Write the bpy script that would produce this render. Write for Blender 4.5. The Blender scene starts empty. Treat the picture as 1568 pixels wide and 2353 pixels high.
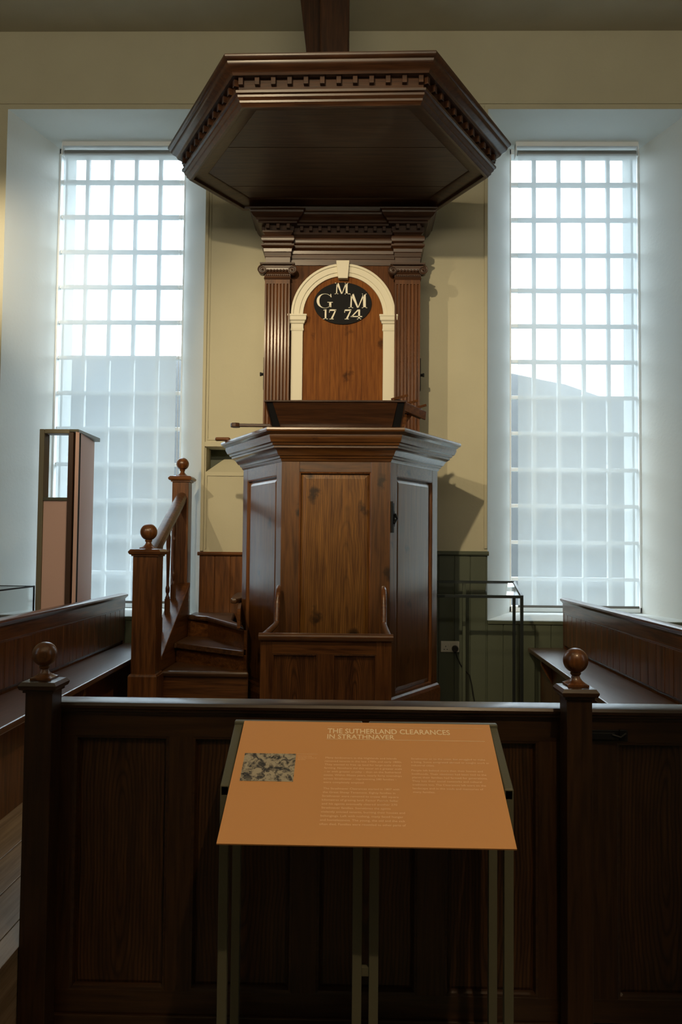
import bpy, bmesh, math, random
from mathutils import Vector, Matrix
random.seed(7)
SC = bpy.context.scene
COL = SC.collection
R = math.radians

# ------------------------------------------------------------------ camera
cd = bpy.data.cameras.new('camera')
cam = bpy.data.objects.new('camera', cd); COL.objects.link(cam)
cd.sensor_fit = 'VERTICAL'; cd.sensor_height = 36.0
cd.lens = 1802.0 / 2353.0 * 36.0
cd.clip_start = 0.05; cd.clip_end = 500
cam.matrix_world = (Matrix.Translation((0, 0, 1.57)) @ Matrix.Rotation(R(1.0), 4, 'Z')
                    @ Matrix.Rotation(R(92.5), 4, 'X') @ Matrix.Rotation(R(0.55), 4, 'Z'))
SC.camera = cam
# ------------------------------------------------------------------ colour
SC.view_settings.view_transform = 'Standard'
SC.view_settings.look = 'None'
SC.view_settings.gamma = 1.0
SC.view_settings.exposure = 0.0
try: SC.view_settings.use_curve_mapping = False
except Exception: pass
SC.cycles.use_denoising = True
SC.cycles.max_bounces = 10
SC.cycles.diffuse_bounces = 5
SC.cycles.glossy_bounces = 4
SC.cycles.transmission_bounces = 8
SC.cycles.transparent_max_bounces = 16
SC.cycles.sample_clamp_indirect = 6.0
SC.cycles.caustics_reflective = False
SC.cycles.caustics_refractive = False
# ------------------------------------------------------------------ sky
SKY = 9.5
w = bpy.data.worlds.new('sky'); SC.world = w; w.use_nodes = True
nt = w.node_tree; nt.nodes.clear()
o_ = nt.nodes.new('ShaderNodeOutputWorld'); bg = nt.nodes.new('ShaderNodeBackground')
tc = nt.nodes.new('ShaderNodeTexCoord'); nz = nt.nodes.new('ShaderNodeTexNoise')
nz.inputs['Scale'].default_value = 5.0; nz.inputs['Detail'].default_value = 6; nz.inputs['Roughness'].default_value = .55
cr = nt.nodes.new('ShaderNodeValToRGB')
cr.color_ramp.elements[0].position = .40; cr.color_ramp.elements[0].color = (.60, .79, .97, 1)
cr.color_ramp.elements[1].position = .60; cr.color_ramp.elements[1].color = (.90, .97, 1, 1)
nt.links.new(tc.outputs['Generated'], nz.inputs['Vector']); nt.links.new(nz.outputs['Fac'], cr.inputs['Fac'])
nt.links.new(cr.outputs['Color'], bg.inputs['Color']); bg.inputs['Strength'].default_value = SKY
nt.links.new(bg.outputs[0], o_.inputs[0])
# ------------------------------------------------------------------ lamps
def spot(name, loc, target, power, color, size_deg, blend=.5, radius=.03):
    l = bpy.data.lights.new(name, 'SPOT'); l.energy = power; l.color = color
    l.spot_size = R(size_deg); l.spot_blend = blend; l.shadow_soft_size = radius
    o = bpy.data.objects.new(name, l); COL.objects.link(o); o.location = loc
    o.rotation_euler = (Vector(target) - Vector(loc)).to_track_quat('-Z', 'Y').to_euler()
    return o
WARM = (1.0, .80, .50)
spot('spotlight_main', (-1.24, .3, 4.72), (.0, 6.0, 2.6), 640, WARM, 44, .8, .05)
spot('spotlight_side', (-3.9, .3, 4.72), (-.15, 6.2, 2.5), 540, WARM, 30, .8, .05)
spot('spotlight_sign', (.9, -.3, 4.9), (.08, 2.3, .9), 285, (1, .72, .42), 24, .7, .04)
spot('fill_spot_left_pew', (1.2, 1.5, 5.3), (-1.75, 4.6, .9), 230, WARM, 40, .9, .06)  # lamp added only to brighten the left pew
spot('fill_spot_right_pew', (-1.2, 1.5, 5.3), (1.65, 4.4, .9), 230, WARM, 40, .9, .06)  # crossing lamp, likewise added to lift the right pew
spot('spotlight_left', (-2.75, 5.0, 4.05), (-2.93, 6.5, 3.9), 110, (1, .84, .60), 62, 1, .05)
def area(name, loc, target, power, color, sx, sy):
    l = bpy.data.lights.new(name, 'AREA'); l.shape = 'RECTANGLE'; l.size = sx; l.size_y = sy; l.energy = power; l.color = color
    o = bpy.data.objects.new(name, l); COL.objects.link(o); o.location = loc
    o.rotation_euler = (Vector(target) - Vector(loc)).to_track_quat('-Z', 'Y').to_euler(); return o
# added fill lights: one bounced off the ceiling, two cool ones at the side walls
area('ceiling_fill', (0, -1.2, 4.3), (0, .4, 5.9), 125, (1, .86, .62), 5.0, 1.0)
area('cool_fill_left', (-4.55, 1.2, 3.0), (0, 3.5, 2.4), 16, (.78, .90, 1), 1.2, 3.4)
area('cool_fill_right', (4.55, 1.2, 3.0), (0, 3.5, 2.4), 16, (.78, .90, 1), 1.2, 3.4)
def portal(name, x0, x1):
    l = bpy.data.lights.new(name, 'AREA'); l.shape = 'RECTANGLE'; l.size = x1 - x0; l.size_y = 4.2
    o = bpy.data.objects.new(name, l); COL.objects.link(o); o.location = ((x0 + x1) / 2, 7.30, 3.1)
    o.rotation_euler = (R(-90), 0, 0); l.cycles.is_portal = True
portal('daylight_portal_left', -2.8, -1.5); portal('daylight_portal_right', 1.35, 2.6)

# ------------------------------------------------------------------ materials
MATS = {}
def newmat(name):
    m = bpy.data.materials.new(name); m.use_nodes = True; MATS[name] = m
    n = m.node_tree.nodes; b = n['Principled BSDF']
    return m, m.node_tree, b
def plain(name, col, rough=.6, metal=0, bump=0, bscale=60, spec=.5, var=.0):
    m, t, b = newmat(name)
    b.inputs['Base Color'].default_value = (*col, 1); b.inputs['Roughness'].default_value = rough
    b.inputs['Metallic'].default_value = metal; b.inputs['Specular IOR Level'].default_value = spec
    if bump or var:
        c = t.nodes.new('ShaderNodeTexCoord'); n = t.nodes.new('ShaderNodeTexNoise')
        n.inputs['Scale'].default_value = bscale; n.inputs['Detail'].default_value = 5
        t.links.new(c.outputs['Object'], n.inputs['Vector'])
        if bump:
            bp = t.nodes.new('ShaderNodeBump'); bp.inputs['Strength'].default_value = bump; bp.inputs['Distance'].default_value = .004
            t.links.new(n.outputs['Fac'], bp.inputs['Height']); t.links.new(bp.outputs[0], b.inputs['Normal'])
        if var:
            n2 = t.nodes.new('ShaderNodeTexNoise'); n2.inputs['Scale'].default_value = 2.2; n2.inputs['Detail'].default_value = 6
            t.links.new(c.outputs['Object'], n2.inputs['Vector'])
            r = t.nodes.new('ShaderNodeValToRGB')
            r.color_ramp.elements[0].color = (*[x * (1 - var) for x in col], 1); r.color_ramp.elements[0].position = .3
            r.color_ramp.elements[1].color = (*[min(1, x * (1 + var)) for x in col], 1); r.color_ramp.elements[1].position = .7
            t.links.new(n2.outputs['Fac'], r.inputs['Fac']); t.links.new(r.outputs['Color'], b.inputs['Base Color'])
    return m
def wood(name, dark, light, axis='z', rough=.34, coat=.35, knots=0, ring=.5, fine=42, seed=0.0, croug=.16, cath=None, spec=.4, cior=1.5):
    """streaky grain along one axis, soft ring figure, optional knots"""
    m, t, b = newmat(name); N = t.nodes.new; L = t.links.new
    c = N('ShaderNodeTexCoord'); mp = N('ShaderNodeMapping')
    s = {'x': (.06, 1, 1), 'y': (1, .06, 1), 'z': (1, 1, .06)}[axis]
    mp.inputs['Scale'].default_value = s; mp.inputs['Location'].default_value = (seed, seed * 1.7, seed * .6)
    L(c.outputs['Object'], mp.inputs['Vector'])
    n1 = N('ShaderNodeTexNoise'); n1.inputs['Scale'].default_value = fine; n1.inputs['Detail'].default_value = 8; n1.inputs['Roughness'].default_value = .65
    L(mp.outputs[0], n1.inputs['Vector'])
    n2 = N('ShaderNodeTexNoise'); n2.inputs['Scale'].default_value = 5.5; n2.inputs['Detail'].default_value = 5; n2.inputs['Distortion'].default_value = .35
    L(mp.outputs[0], n2.inputs['Vector'])
    mul = N('ShaderNodeMath'); mul.operation = 'MULTIPLY'; mul.inputs[1].default_value = 22
    L(n2.outputs['Fac'], mul.inputs[0])
    fr = N('ShaderNodeMath'); fr.operation = 'PINGPONG'; fr.inputs[1].default_value = .5
    L(mul.outputs[0], fr.inputs[0])
    mx = N('ShaderNodeMath'); mx.operation = 'MULTIPLY_ADD'; mx.inputs[1].default_value = ring; 
    L(fr.outputs[0], mx.inputs[0]); L(n1.outputs['Fac'], mx.inputs[2])
    n3 = N('ShaderNodeTexNoise'); n3.inputs['Scale'].default_value = 1.3; n3.inputs['Detail'].default_value = 4
    L(c.outputs['Object'], n3.inputs['Vector'])
    ad = N('ShaderNodeMath'); ad.operation = 'MULTIPLY_ADD'; ad.inputs[1].default_value = .35
    L(n3.outputs['Fac'], ad.inputs[0]); L(mx.outputs[0], ad.inputs[2])
    rp = N('ShaderNodeValToRGB'); lo = .38 + .18 * ring + .12; 
    rp.color_ramp.elements[0].position = lo; rp.color_ramp.elements[0].color = (*dark, 1)
    rp.color_ramp.elements[1].position = lo + .42; rp.color_ramp.elements[1].color = (*light, 1)
    L(ad.outputs[0], rp.inputs['Fac'])
    out = rp.outputs['Color']
    if cath:      # cathedral figure: long nested ovals centred on the board (cu, cv in board fractions)
        cu, cv, kx, kz, amt = cath
        m2_ = N('ShaderNodeMapping'); m2_.inputs['Location'].default_value = (-cu * kx, 0, -cv * kz); m2_.inputs['Scale'].default_value = (kx, 0, kz)
        L(c.outputs['Generated'], m2_.inputs['Vector'])
        nn = N('ShaderNodeTexNoise'); nn.inputs['Scale'].default_value = 3.0; nn.inputs['Detail'].default_value = 3; L(c.outputs['Object'], nn.inputs['Vector'])
        vv = N('ShaderNodeVectorMath'); vv.operation = 'MULTIPLY_ADD'; vv.inputs[1].default_value = (.5, 0, .7)
        L(nn.outputs['Color'], vv.inputs[0]); L(m2_.outputs[0], vv.inputs[2])
        sb_ = N('ShaderNodeVectorMath'); sb_.operation = 'SUBTRACT'; sb_.inputs[1].default_value = (.25, 0, .35); L(vv.outputs[0], sb_.inputs[0])
        ln = N('ShaderNodeVectorMath'); ln.operation = 'LENGTH'; L(sb_.outputs[0], ln.inputs[0])
        sn = N('ShaderNodeMath'); sn.operation = 'PINGPONG'; sn.inputs[1].default_value = .075; L(ln.outputs['Value'], sn.inputs[0])
        r2 = N('ShaderNodeValToRGB'); r2.color_ramp.elements[0].position = .0; r2.color_ramp.elements[0].color = (amt, amt, amt, 1)
        r2.color_ramp.elements[1].position = .045; r2.color_ramp.elements[1].color = (1, 1, 1, 1)
        L(sn.outputs[0], r2.inputs['Fac'])
        mm = N('ShaderNodeMix'); mm.data_type = 'RGBA'; mm.blend_type = 'MULTIPLY'; mm.inputs[0].default_value = 1
        L(out, mm.inputs[6]); L(r2.outputs['Color'], mm.inputs[7]); out = mm.outputs[2]
    if knots:
        v = N('ShaderNodeTexVoronoi'); v.inputs['Scale'].default_value = 5.6
        mk = N('ShaderNodeMapping'); mk.inputs['Scale'].default_value = {'x': (.55, 1, 1), 'y': (1, .55, 1), 'z': (1, 1, .55)}[axis]
        nd = N('ShaderNodeTexNoise'); nd.inputs['Scale'].default_value = 16; nd.inputs['Detail'].default_value = 4
        L(c.outputs['Object'], nd.inputs['Vector'])
        va = N('ShaderNodeVectorMath'); va.operation = 'MULTIPLY_ADD'; va.inputs[1].default_value = (.12, .12, .12)
        L(nd.outputs['Color'], va.inputs[0]); L(c.outputs['Object'], va.inputs[2]); L(va.outputs[0], mk.inputs['Vector'])
        mk.inputs['Location'].default_value = (seed, 0, seed * 2)
        L(mk.outputs[0], v.inputs['Vector'])
        kr = N('ShaderNodeValToRGB'); kr.color_ramp.elements[0].position = .08; kr.color_ramp.elements[0].color = (1, 1, 1, 1)
        kr.color_ramp.elements[1].position = .21; kr.color_ramp.elements[1].color = (0, 0, 0, 1)
        L(v.outputs['Distance'], kr.inputs['Fac'])
        km = N('ShaderNodeMath'); km.operation = 'MULTIPLY'; km.inputs[1].default_value = knots; L(kr.outputs['Color'], km.inputs[0])
        mc = N('ShaderNodeMix'); mc.data_type = 'RGBA'
        L(km.outputs[0], mc.inputs[0]); L(out, mc.inputs[6]); mc.inputs[7].default_value = (*[x * .22 for x in dark], 1)
        out = mc.outputs[2]
    L(out, b.inputs['Base Color'])
    b.inputs['Roughness'].default_value = rough
    b.inputs['Specular IOR Level'].default_value = spec
    b.inputs['Coat IOR'].default_value = cior; b.inputs['Coat Weight'].default_value = coat; b.inputs['Coat Roughness'].default_value = croug
    bp = N('ShaderNodeBump'); bp.inputs['Strength'].default_value = .18; bp.inputs['Distance'].default_value = .003
    L(mx.outputs[0], bp.inputs['Height']); L(bp.outputs[0], b.inputs['Normal'])
    return m
# front partition, dark stained pine
DK, LT = (.0125, .0048, .0014), (.040, .0165, .0048)
wood('part_z', DK, LT, 'z', .42, .2, ring=.3, fine=70); wood('part_x', DK, LT, 'x', .36, .4, ring=.25, fine=70)
wood('part_panel', (.020, .0078, .0022), (.062, .0260, .0075), 'z', .42, .2, ring=.25, fine=70, cath=(.5, .55, 4.0, .95, .28))
DK, LT = (.055, .0175, .0045), (.185, .068, .0175)
for a in 'xyz': wood('brown_' + a, DK, LT, a, .34, .4, ring=.3)
wood('desk_panel', DK, LT, 'z', .36, .3, ring=.25, cath=(.5, .4, 4.0, 1.0, .45))
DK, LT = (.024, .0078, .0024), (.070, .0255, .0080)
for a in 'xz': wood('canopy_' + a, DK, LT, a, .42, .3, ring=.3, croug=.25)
wood('board_x', (.036, .017, .008), (.095, .048, .022), 'x', .5, .1, ring=.25)
DK, LT = (.050, .0170, .0042), (.140, .054, .0125)
for a in 'xz': wood('pine_' + a, DK, LT, a, .30, 1.0, knots=.9, ring=.3, seed=.4, croug=.2, spec=.6, cior=1.75)
wood('panel_pine', (.085, .031, .0055), (.210, .092, .0185), 'z', .36, .35, knots=.95, ring=.3, fine=46, seed=3.1, cath=(.66, .30, 5.0, 1.1, .66))
wood('arch_board', (.12, .036, .0070), (.25, .090, .0180), 'z', .6, 0, knots=.75, ring=.25, fine=50, seed=5.2, spec=.1)
wood('back_wood', (.050, .0155, .0036), (.120, .0420, .0100), 'z', .55, 0, ring=.25, spec=.15)
wood('pilaster_z', (.050, .0150, .0034), (.150, .052, .0120), 'z', .42, .12, ring=.25, spec=.2)
wood('tread', (.035, .014, .006), (.13, .058, .022), 'x', .42, .3, ring=.3)
wood('floorboard', (.20, .145, .10), (.42, .32, .23), 'y', .36, .5, ring=.3, fine=30, croug=.25)
wood('seatwood', (.050, .022, .012), (.14, .066, .036), 'y', .40, 1.0, ring=.3, croug=.3)
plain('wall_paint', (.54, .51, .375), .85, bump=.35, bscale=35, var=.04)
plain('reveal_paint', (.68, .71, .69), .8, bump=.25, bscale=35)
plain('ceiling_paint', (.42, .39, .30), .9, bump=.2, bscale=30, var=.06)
plain('green_paint', (.082, .098, .066), .55, bump=.1, bscale=40, var=.08)
plain('white_paint', (.72, .68, .54), .5)
plain('window_white', (.86, .88, .88), .5)
plain('black_paint', (.006, .006, .007), .7, spec=.2)
plain('letter_cream', (.78, .74, .60), .5)
plain('iron', (.012, .012, .012), .5, .6)
plain('steel_dark', (.045, .055, .055), .35, .7)
plain('olive_metal', (.115, .115, .078), .45, .2, bump=.1, bscale=200)
plain('olive_frame', (.22, .19, .12), .5, .2)
plain('sign_orange', (.66, .325, .115), .5)
plain('sign_ink', (.95, .78, .52), .5)
plain('sign_ink_faint', (.92, .66, .40), .5)
plain('pink_board', (.78, .50, .42), .6)
plain('brown_edge', (.075, .036, .018), .5)
plain('socket_white', (.62, .60, .52), .4)
plain('plug_black', (.01, .01, .01), .4)
plain('cable_pale', (.35, .28, .18), .4)
plain('dark_void', (.02, .019, .017), .9)
plain('hill', (.014, .016, .015), .95, bump=.5, bscale=.6, var=.15)
plain('ground', (.09, .10, .08), .95)
plain('harling', (.62, .64, .62), .9, bump=.8, bscale=60)
plain('alu', (.20, .21, .21), .4, .4)
m, t, b = newmat('glass')
t.nodes.remove(b); tr = t.nodes.new('ShaderNodeBsdfTransparent'); gl = t.nodes.new('ShaderNodeBsdfGlossy'); gl.inputs['Roughness'].default_value = .02
lw = t.nodes.new('ShaderNodeLayerWeight'); pw = t.nodes.new('ShaderNodeMath'); pw.operation = 'POWER'; pw.inputs[1].default_value = 4.5
fz = t.nodes.new('ShaderNodeMath'); fz.operation = 'MULTIPLY_ADD'; fz.inputs[1].default_value = .8; fz.inputs[2].default_value = .035
t.links.new(lw.outputs['Facing'], pw.inputs[0]); t.links.new(pw.outputs[0], fz.inputs[0]); mi = t.nodes.new('ShaderNodeMixShader')
tr.inputs['Color'].default_value = (.97, .98, .98, 1)
t.links.new(fz.outputs[0], mi.inputs[0]); t.links.new(tr.outputs[0], mi.inputs[1]); t.links.new(gl.outputs[0], mi.inputs[2])
t.links.new(mi.outputs[0], t.nodes['Material Output'].inputs['Surface'])
m, t, b = newmat('blind_fabric')       # open weave screen: part see-through, part diffusing
t.nodes.remove(b); tr = t.nodes.new('ShaderNodeBsdfTransparent'); tl = t.nodes.new('ShaderNodeBsdfTranslucent'); df = t.nodes.new('ShaderNodeBsdfDiffuse')
tl.inputs['Color'].default_value = (.58, .65, .68, 1); df.inputs['Color'].default_value = (.90, .92, .92, 1)
m1 = t.nodes.new('ShaderNodeMixShader'); m1.inputs[0].default_value = .50
m2 = t.nodes.new('ShaderNodeMixShader'); m2.inputs[0].default_value = .64
t.links.new(tl.outputs[0], m1.inputs[1]); t.links.new(df.outputs[0], m1.inputs[2])
t.links.new(tr.outputs[0], m2.inputs[1]); t.links.new(m1.outputs[0], m2.inputs[2])
tr.inputs['Color'].default_value = (.95, .98, 1, 1)
t.links.new(m2.outputs[0], t.nodes['Material Output'].inputs['Surface'])
# engraving: black and white blotches with strokes, on the printed picture only
m, t, b = newmat('engraving'); N = t.nodes.new; L = t.links.new
c = N('ShaderNodeTexCoord'); n = N('ShaderNodeTexNoise'); n.inputs['Scale'].default_value = 42; n.inputs['Detail'].default_value = 10; n.inputs['Roughness'].default_value = .72; n.inputs['Distortion'].default_value = .9
L(c.outputs['Object'], n.inputs['Vector']); r = N('ShaderNodeValToRGB')
r.color_ramp.elements[0].position = .43; r.color_ramp.elements[0].color = (.03, .03, .032, 1)
r.color_ramp.elements[1].position = .53; r.color_ramp.elements[1].color = (.42, .37, .27, 1)
L(n.outputs['Fac'], r.inputs['Fac']); L(r.outputs[0], b.inputs['Base Color']); b.inputs['Roughness'].default_value = .5

# ------------------------------------------------------------------ mesh helpers
def world_loc(p):
    v = Vector((0, 0, 0))
    while p is not None:
        v = v + p.location; p = p.parent
    return v
def obj(name, bm, mat, parent=None, bevel=0, smooth=False, label=None):
    me = bpy.data.meshes.new(name)
    bmesh.ops.recalc_face_normals(bm, faces=bm.faces)
    off = world_loc(parent)
    if off.length: bmesh.ops.translate(bm, verts=bm.verts, vec=-off)
    bm.to_mesh(me); bm.free()
    me.materials.append(MATS[mat] if isinstance(mat, str) else mat)
    if smooth:
        for p in me.polygons: p.use_smooth = True
        try: me.set_sharp_from_angle(angle=R(35))
        except Exception: pass
    o = bpy.data.objects.new(name, me); COL.objects.link(o)
    if parent: o.parent = parent
    if bevel:
        md = o.modifiers.new('bevel', 'BEVEL'); md.width = bevel; md.segments = 2; md.limit_method = 'ANGLE'; md.angle_limit = R(40)
        md.use_clamp_overlap = True
    if label: o['label'] = label
    return o
def thing(name, label, cat, loc=(0, 0, 0), group=None):
    o = bpy.data.objects.new(name, None); COL.objects.link(o); o.location = loc; o.empty_display_size = .1
    o['label'] = label; o['category'] = cat
    if group: o['group'] = group
    return o
def tag(o, label, cat, group=None):
    o['label'] = label; o['category'] = cat
    if group: o['group'] = group
    return o
def struct(name, bm, mat, parent=None, **k):
    o = obj(name, bm, mat, parent, **k)
    if parent is None: o['kind'] = 'structure'
    return o
def B(): return bmesh.new()
def hexa(bm, v):       # 8 corners: bottom loop 4, top loop 4
    vs = [bm.verts.new(p) for p in v]
    for f in ((3, 2, 1, 0), (4, 5, 6, 7), (0, 1, 5, 4), (1, 2, 6, 5), (2, 3, 7, 6), (3, 0, 4, 7)):
        bm.faces.new([vs[i] for i in f])
def box(bm, x0, x1, y0, y1, z0, z1):
    hexa(bm, [(x0, y0, z0), (x1, y0, z0), (x1, y1, z0), (x0, y1, z0), (x0, y0, z1), (x1, y0, z1), (x1, y1, z1), (x0, y1, z1)])
    return bm
def bx(*a): return box(B(), *a)
def poly_prism(bm, pts, z0, z1):
    lo = [bm.verts.new((*p, z0)) for p in pts]; hi = [bm.verts.new((*p, z1)) for p in pts]
    n = len(pts); bm.faces.new(lo[::-1]); bm.faces.new(hi)
    for i in range(n): bm.faces.new([lo[i], lo[(i + 1) % n], hi[(i + 1) % n], hi[i]])
    return bm
def prism3(bm, pts, d):            # planar 3D polygon extruded by vector d
    a = [bm.verts.new(p) for p in pts]; c = [bm.verts.new(Vector(p) + Vector(d)) for p in pts]
    n = len(pts); bm.faces.new(a[::-1]); bm.faces.new(c)
    for i in range(n): bm.faces.new([a[i], a[(i + 1) % n], c[(i + 1) % n], c[i]])
    return bm
def lathe(bm, prof, cx, cy, seg=24):
    rings = []
    for r, z in prof:
        rings.append([bm.verts.new((cx + r * math.cos(2 * math.pi * i / seg), cy + r * math.sin(2 * math.pi * i / seg), z)) for i in range(seg)])
    for a, c in zip(rings, rings[1:]):
        for i in range(seg): bm.faces.new([a[i], a[(i + 1) % seg], c[(i + 1) % seg], c[i]])
    bm.faces.new(rings[0][::-1]); bm.faces.new(rings[-1]); return bm
def ball(bm, cx, cy, cz, r, seg=28):
    prof = [(max(.0008, r * math.sin(math.pi * k / 18)), cz - r * math.cos(math.pi * k / 18)) for k in range(19)]
    return lathe(bm, prof, cx, cy, seg)
def tube(bm, pts, r, seg=8):
    pts = [Vector(p) for p in pts]; rings = []; up = None
    for i, p in enumerate(pts):
        t_ = (pts[min(i + 1, len(pts) - 1)] - pts[max(i - 1, 0)]).normalized()
        if up is None: up = t_.orthogonal().normalized()
        u = (up - t_ * up.dot(t_)).normalized(); up = u; v = t_.cross(u)
        rr = r[i] if isinstance(r, (list, tuple)) else r
        rings.append([bm.verts.new(p + (u * math.cos(2 * math.pi * k / seg) + v * math.sin(2 * math.pi * k / seg)) * rr) for k in range(seg)])
    for a, c in zip(rings, rings[1:]):
        for k in range(seg): bm.faces.new([a[k], a[(k + 1) % seg], c[(k + 1) % seg], c[k]])
    bm.faces.new(rings[0][::-1]); bm.faces.new(rings[-1]); return bm
def offset_path(pts, o, closed):   # outward = right-hand side of travel
    n = len(pts); res = []
    P = [Vector((p[0], p[1])) for p in pts]
    def nrm(a, b): d = (b - a).normalized(); return Vector((d.y, -d.x))
    for i in range(n):
        if closed or 0 < i < n - 1:
            n1 = nrm(P[i - 1], P[i]); n2 = nrm(P[i], P[(i + 1) % n])
            k = 1 + n1.dot(n2); res.append(P[i] + (n1 + n2) * (o / k))
        elif i == 0: res.append(P[0] + nrm(P[0], P[1]) * o)
        else: res.append(P[-1] + nrm(P[-2], P[-1]) * o)
    return res
def sweep(bm, path, prof, closed=False, cap=True):   # prof: (offset, z) loop, swept along plan path with mitres
    rows = []
    for o, z in prof:
        rows.append([bm.verts.new((p.x, p.y, z)) for p in offset_path(path, o, closed)])
    n = len(path); m_ = len(prof)
    for i in range(m_):
        a, c = rows[i], rows[(i + 1) % m_]
        for j in range(n if closed else n - 1):
            k = (j + 1) % n; bm.faces.new([a[j], a[k], c[k], c[j]])
    if not closed and cap:
        bm.faces.new([rows[i][0] for i in range(m_)]); bm.faces.new([rows[i][-1] for i in range(m_)][::-1])
    return bm
class Face:      # local frame: u along the face, v up, w outward
    def __init__(s, p0, p1, z0=0):
        a = Vector((*p0, z0)); b_ = Vector((*p1, z0)); s.o = a; s.u = (b_ - a).normalized(); s.L = (b_ - a).length
        s.v = Vector((0, 0, 1)); s.w = s.u.cross(s.v)
    def p(s, u, v, w_=0): return s.o + s.u * u + s.v * v + s.w * w_
    def box(s, bm, u0, u1, v0, v1, w0, w1):
        hexa(bm, [s.p(u0, v0, w1), s.p(u1, v0, w1), s.p(u1, v0, w0), s.p(u0, v0, w0),
                  s.p(u0, v1, w1), s.p(u1, v1, w1), s.p(u1, v1, w0), s.p(u0, v1, w0)])
    def raised(s, bm, u0, u1, v0, v1, wb, wf, bev):   # fielded panel
        a = [s.p(u, v, wb) for u, v in ((u0, v0), (u1, v0), (u1, v1), (u0, v1))]
        e = [s.p(u, v, wb + (wf - wb) * .35) for u, v in ((u0, v0), (u1, v0), (u1, v1), (u0, v1))]
        e = [s.p(u, v, wb) for u, v in ((u0 + .004, v0 + .004), (u1 - .004, v0 + .004), (u1 - .004, v1 - .004), (u0 + .004, v1 - .004))]
        c_ = [s.p(u, v, wf) for u, v in ((u0 + bev, v0 + bev), (u1 - bev, v0 + bev), (u1 - bev, v1 - bev), (u0 + bev, v1 - bev))]
        bk = [s.p(u, v, wb - .012) for u, v in ((u0, v0), (u1, v0), (u1, v1), (u0, v1))]
        r_ = [[bm.verts.new(q) for q in l] for l in (bk, a, c_)]
        for l1, l2 in zip(r_, r_[1:]):
            for i in range(4): bm.faces.new([l1[i], l1[(i + 1) % 4], l2[(i + 1) % 4], l2[i]])
        bm.faces.new(r_[0][::-1]); bm.faces.new(r_[-1])
    def mould(s, bm, u0, u1, v0, v1, w0, w1, t_):     # four-sided sloped bead inside an opening
        o1 = [(u0, v0), (u1, v0), (u1, v1), (u0, v1)]; i1 = [(u0 + t_, v0 + t_), (u1 - t_, v0 + t_), (u1 - t_, v1 - t_), (u0 + t_, v1 - t_)]
        mid = [(u0 + t_ * .55, v0 + t_ * .55), (u1 - t_ * .55, v0 + t_ * .55), (u1 - t_ * .55, v1 - t_ * .55), (u0 + t_ * .55, v1 - t_ * .55)]
        A = [bm.verts.new(s.p(u, v, w1)) for u, v in o1]; M_ = [bm.verts.new(s.p(u, v, w1 - .002)) for u, v in mid]
        C_ = [bm.verts.new(s.p(u, v, w0)) for u, v in i1]; D = [bm.verts.new(s.p(u, v, w0 - .005)) for u, v in o1]
        for l1, l2 in ((A, M_), (M_, C_), (C_, D), (D, A)):
            for i in range(4): bm.faces.new([l1[i], l1[(i + 1) % 4], l2[(i + 1) % 4], l2[i]])
def text_obj(name, s, mat, parent, mtx, h, width=None, depth=.0006, bold=0.0):
    cu = bpy.data.curves.new(name, 'FONT'); cu.body = s; cu.size = 1; cu.resolution_u = 3; cu.extrude = 0; cu.offset = 0
    o = bpy.data.objects.new(name, cu); COL.objects.link(o)
    bpy.context.view_layer.update()
    dg = bpy.context.evaluated_depsgraph_get()
    me = bpy.data.meshes.new_from_object(o.evaluated_get(dg))
    bpy.data.objects.remove(o)
    xs = [v.co.x for v in me.vertices]; x0, x1 = min(xs), max(xs)
    sy = h / .70; sx = sy if width is None else width / (x1 - x0)
    for v in me.vertices: v.co = mtx @ Vector(((v.co.x - x0) * sx, v.co.y * sy, depth))
    return me
def join_meshes(name, meshes, mat, parent, label=None):
    bm = B()
    for me in meshes: bm.from_mesh(me); bpy.data.meshes.remove(me)
    return obj(name, bm, mat, parent, label=label)

# ------------------------------------------------------------------ outside
bm = B(); box(bm, -60, 60, 7.6, 110, -.3, -.02); g = struct('exterior_ground', bm, 'ground')
def hill(name, pts, ynear, yfar):
    bm = B(); top = []; N_ = 60
    x0, x1 = pts[0][0], pts[-1][0]
    def H(x):
        for (a, ha), (b_, hb) in zip(pts, pts[1:]):
            if a <= x <= b_: return ha + (hb - ha) * (x - a) / (b_ - a)
        return pts[-1][1]
    rows = []
    for j in range(9):
        f = j / 8; row = []
        for i in range(N_ + 1):
            x = x0 + (x1 - x0) * i / N_
            y = ynear + (yfar - ynear) * f
            jag = (random.random() - .5) * .28 if j == 8 else 0
            row.append(bm.verts.new((x, y, -.1 + (H(x) + .1) * math.sin(f * math.pi / 2) + jag)))
        rows.append(row)
    back = [bm.verts.new((v.co.x, yfar + 12, -.1)) for v in rows[-1]]; rows.append(back)
    for a, c in zip(rows, rows[1:]):
        for i in range(N_): bm.faces.new([a[i], a[i + 1], c[i + 1], c[i]])
    o = obj(name, bm, 'hill', None, smooth=True); return o
h = hill('hillside', [(-60, 9.5), (-17, 10.3), (-5, 10.4), (2, 8.0), (6, 9.9), (8.2, 9.4), (9.2, 8.95), (10.4, 8.45), (11.3, 8.1), (11.8, 8.75), (12.8, 8.85), (13.6, 8.3), (16, 8.0), (60, 8)], 13, 40)
tag(h, 'grey green hillside seen dimly through the window blinds', 'hill')

# ------------------------------------------------------------------ room shell
WY = 6.4                     # inner face of the end wall
ZC = 5.89
struct('floor', bx(-5, 5, -5, 6.6, -.2, 0), 'floorboard')
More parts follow.
